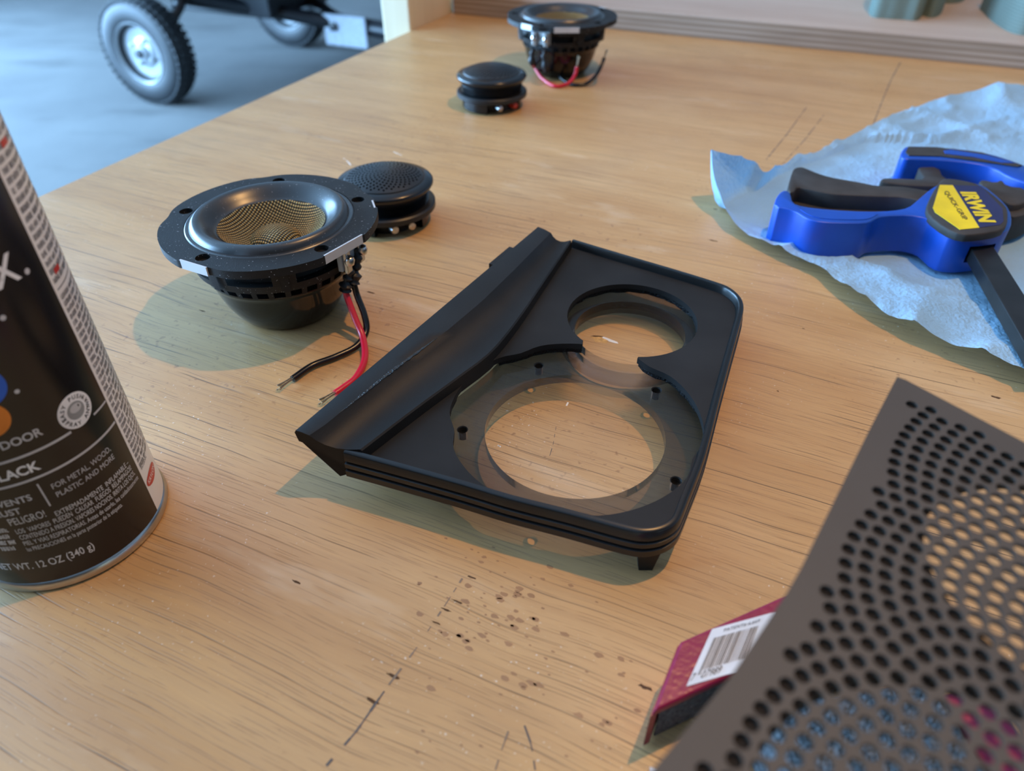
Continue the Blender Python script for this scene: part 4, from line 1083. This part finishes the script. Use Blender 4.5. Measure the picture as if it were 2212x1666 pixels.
# ------------------------------------------------------------------ perforated grille held over the bench corner
ZG = 0.0850
ga = un(1940, 812, ZG); left = [un(px, py, ZG) for px, py in ((1936, 818), (1880, 925), (1730, 1228), (1697, 1285), (1576, 1465), (1437, 1630), (1407, 1666))]
tr_ = un(2212, 955, ZG)
dr = (tr_ - ga).normalized()
gpoly = [(ga.x + dr.x * 0.0025, ga.y + dr.y * 0.0025)] + [(ga.x - 0.0004, ga.y - 0.0004)] + [(p.x, p.y) for p in left]
l_ = left[-1] + (left[-1] - left[-3]).normalized() * 0.030
gpoly += [(l_.x, l_.y), (l_.x + 0.004, l_.y - 0.005), (0.070, -0.012), (0.082, -0.012)]
q_ = ga + dr * 0.092
gpoly += [(q_.x + 0.004, q_.y - 0.006), (q_.x, q_.y)]
G0 = Vector((0.085, 0.070, ZG))
gr = thing('speaker_grille', 'dark bronze perforated speaker grille plate above the sanding sponges', 'speaker grille', (G0.x, G0.y, ZG - 0.0045))
GO = (G0.x, G0.y, ZG - 0.0045)
def inside(x, y, poly):
    c = False; n = len(poly)
    for i in range(n):
        (x0, y0), (x1, y1) = poly[i], poly[(i + 1) % n]
        if (y0 > y) != (y1 > y) and x < (x1 - x0) * (y - y0) / (y1 - y0) + x0: c = not c
    return c
def dist_edge(x, y, poly):
    m = 9; n = len(poly)
    for i in range(n):
        a, b = Vector(poly[i]), Vector(poly[(i + 1) % n]); p = Vector((x, y)); ab = b - a
        t = max(0, min(1, (p - a).dot(ab) / max(1e-12, ab.length_squared))); m = min(m, (p - a - ab * t).length)
    return m
gh = []; GC = (0.098, 0.060)
for n_ in range(2400):
    r = 0.00222 * math.sqrt(n_ + 0.5); a = n_ * 2.399963 + 0.6
    x, y = GC[0] + r * math.cos(a), GC[1] + r * math.sin(a)
    if inside(x, y, gpoly) and dist_edge(x, y, gpoly) > 0.0062:
        gh.append(circle(x, y, 0.00158, 10))
MB().cut_sheet(gpoly, gh, ZG - 0.0011, ZG).build('perforated_sheet', 'grille_bronze', gr, smooth=30, off=GO)
ZK = ZG - 0.0045
def fitc(pts, z):
    P = np.array([[*un2(px, py, z)] for px, py in pts]); A = np.c_[2 * P, np.ones(len(P))]; b = (P ** 2).sum(1)
    s_ = np.linalg.lstsq(A, b, rcond=None)[0]; return s_[0], s_[1], math.sqrt(s_[2] + s_[0] ** 2 + s_[1] ** 2)
o1 = fitc([(1990, 1200), (2035, 1090), (2110, 1045), (2060, 1330), (2170, 1425)], ZK + 0.002)
o2 = fitc([(1655, 1610), (1720, 1530), (1800, 1487), (1950, 1478), (2100, 1505), (2185, 1535)], ZK + 0.002)
bkp = shrink(gpoly, 0.985, (G0.x, G0.y))
MB().cut_sheet(bkp, [circle(o1[0], o1[1], o1[2], 56), circle(o2[0], o2[1], o2[2], 56)], ZK, ZG - 0.0012).build('backing_plate', 'grille_backing', gr, smooth=30, off=GO)
# offcuts that carry the grille, beyond the picture
for (x, y, rz, lb) in ((0.030, -0.012, 20, 'upright pine offcut carrying the near end of the bronze grille'), (0.150, 0.045, -30, 'upright pine offcut carrying the far side of the bronze grille')):
    tt = thing('pine_offcut', lb, 'wood block', (x, y, 0), R_(rz))
    MB().box(-0.019, 0.019, -0.012, 0.012, 0.0002, ZK - 0.0001).build('timber', 'pine', tt, smooth=0, bevel=0.0008)
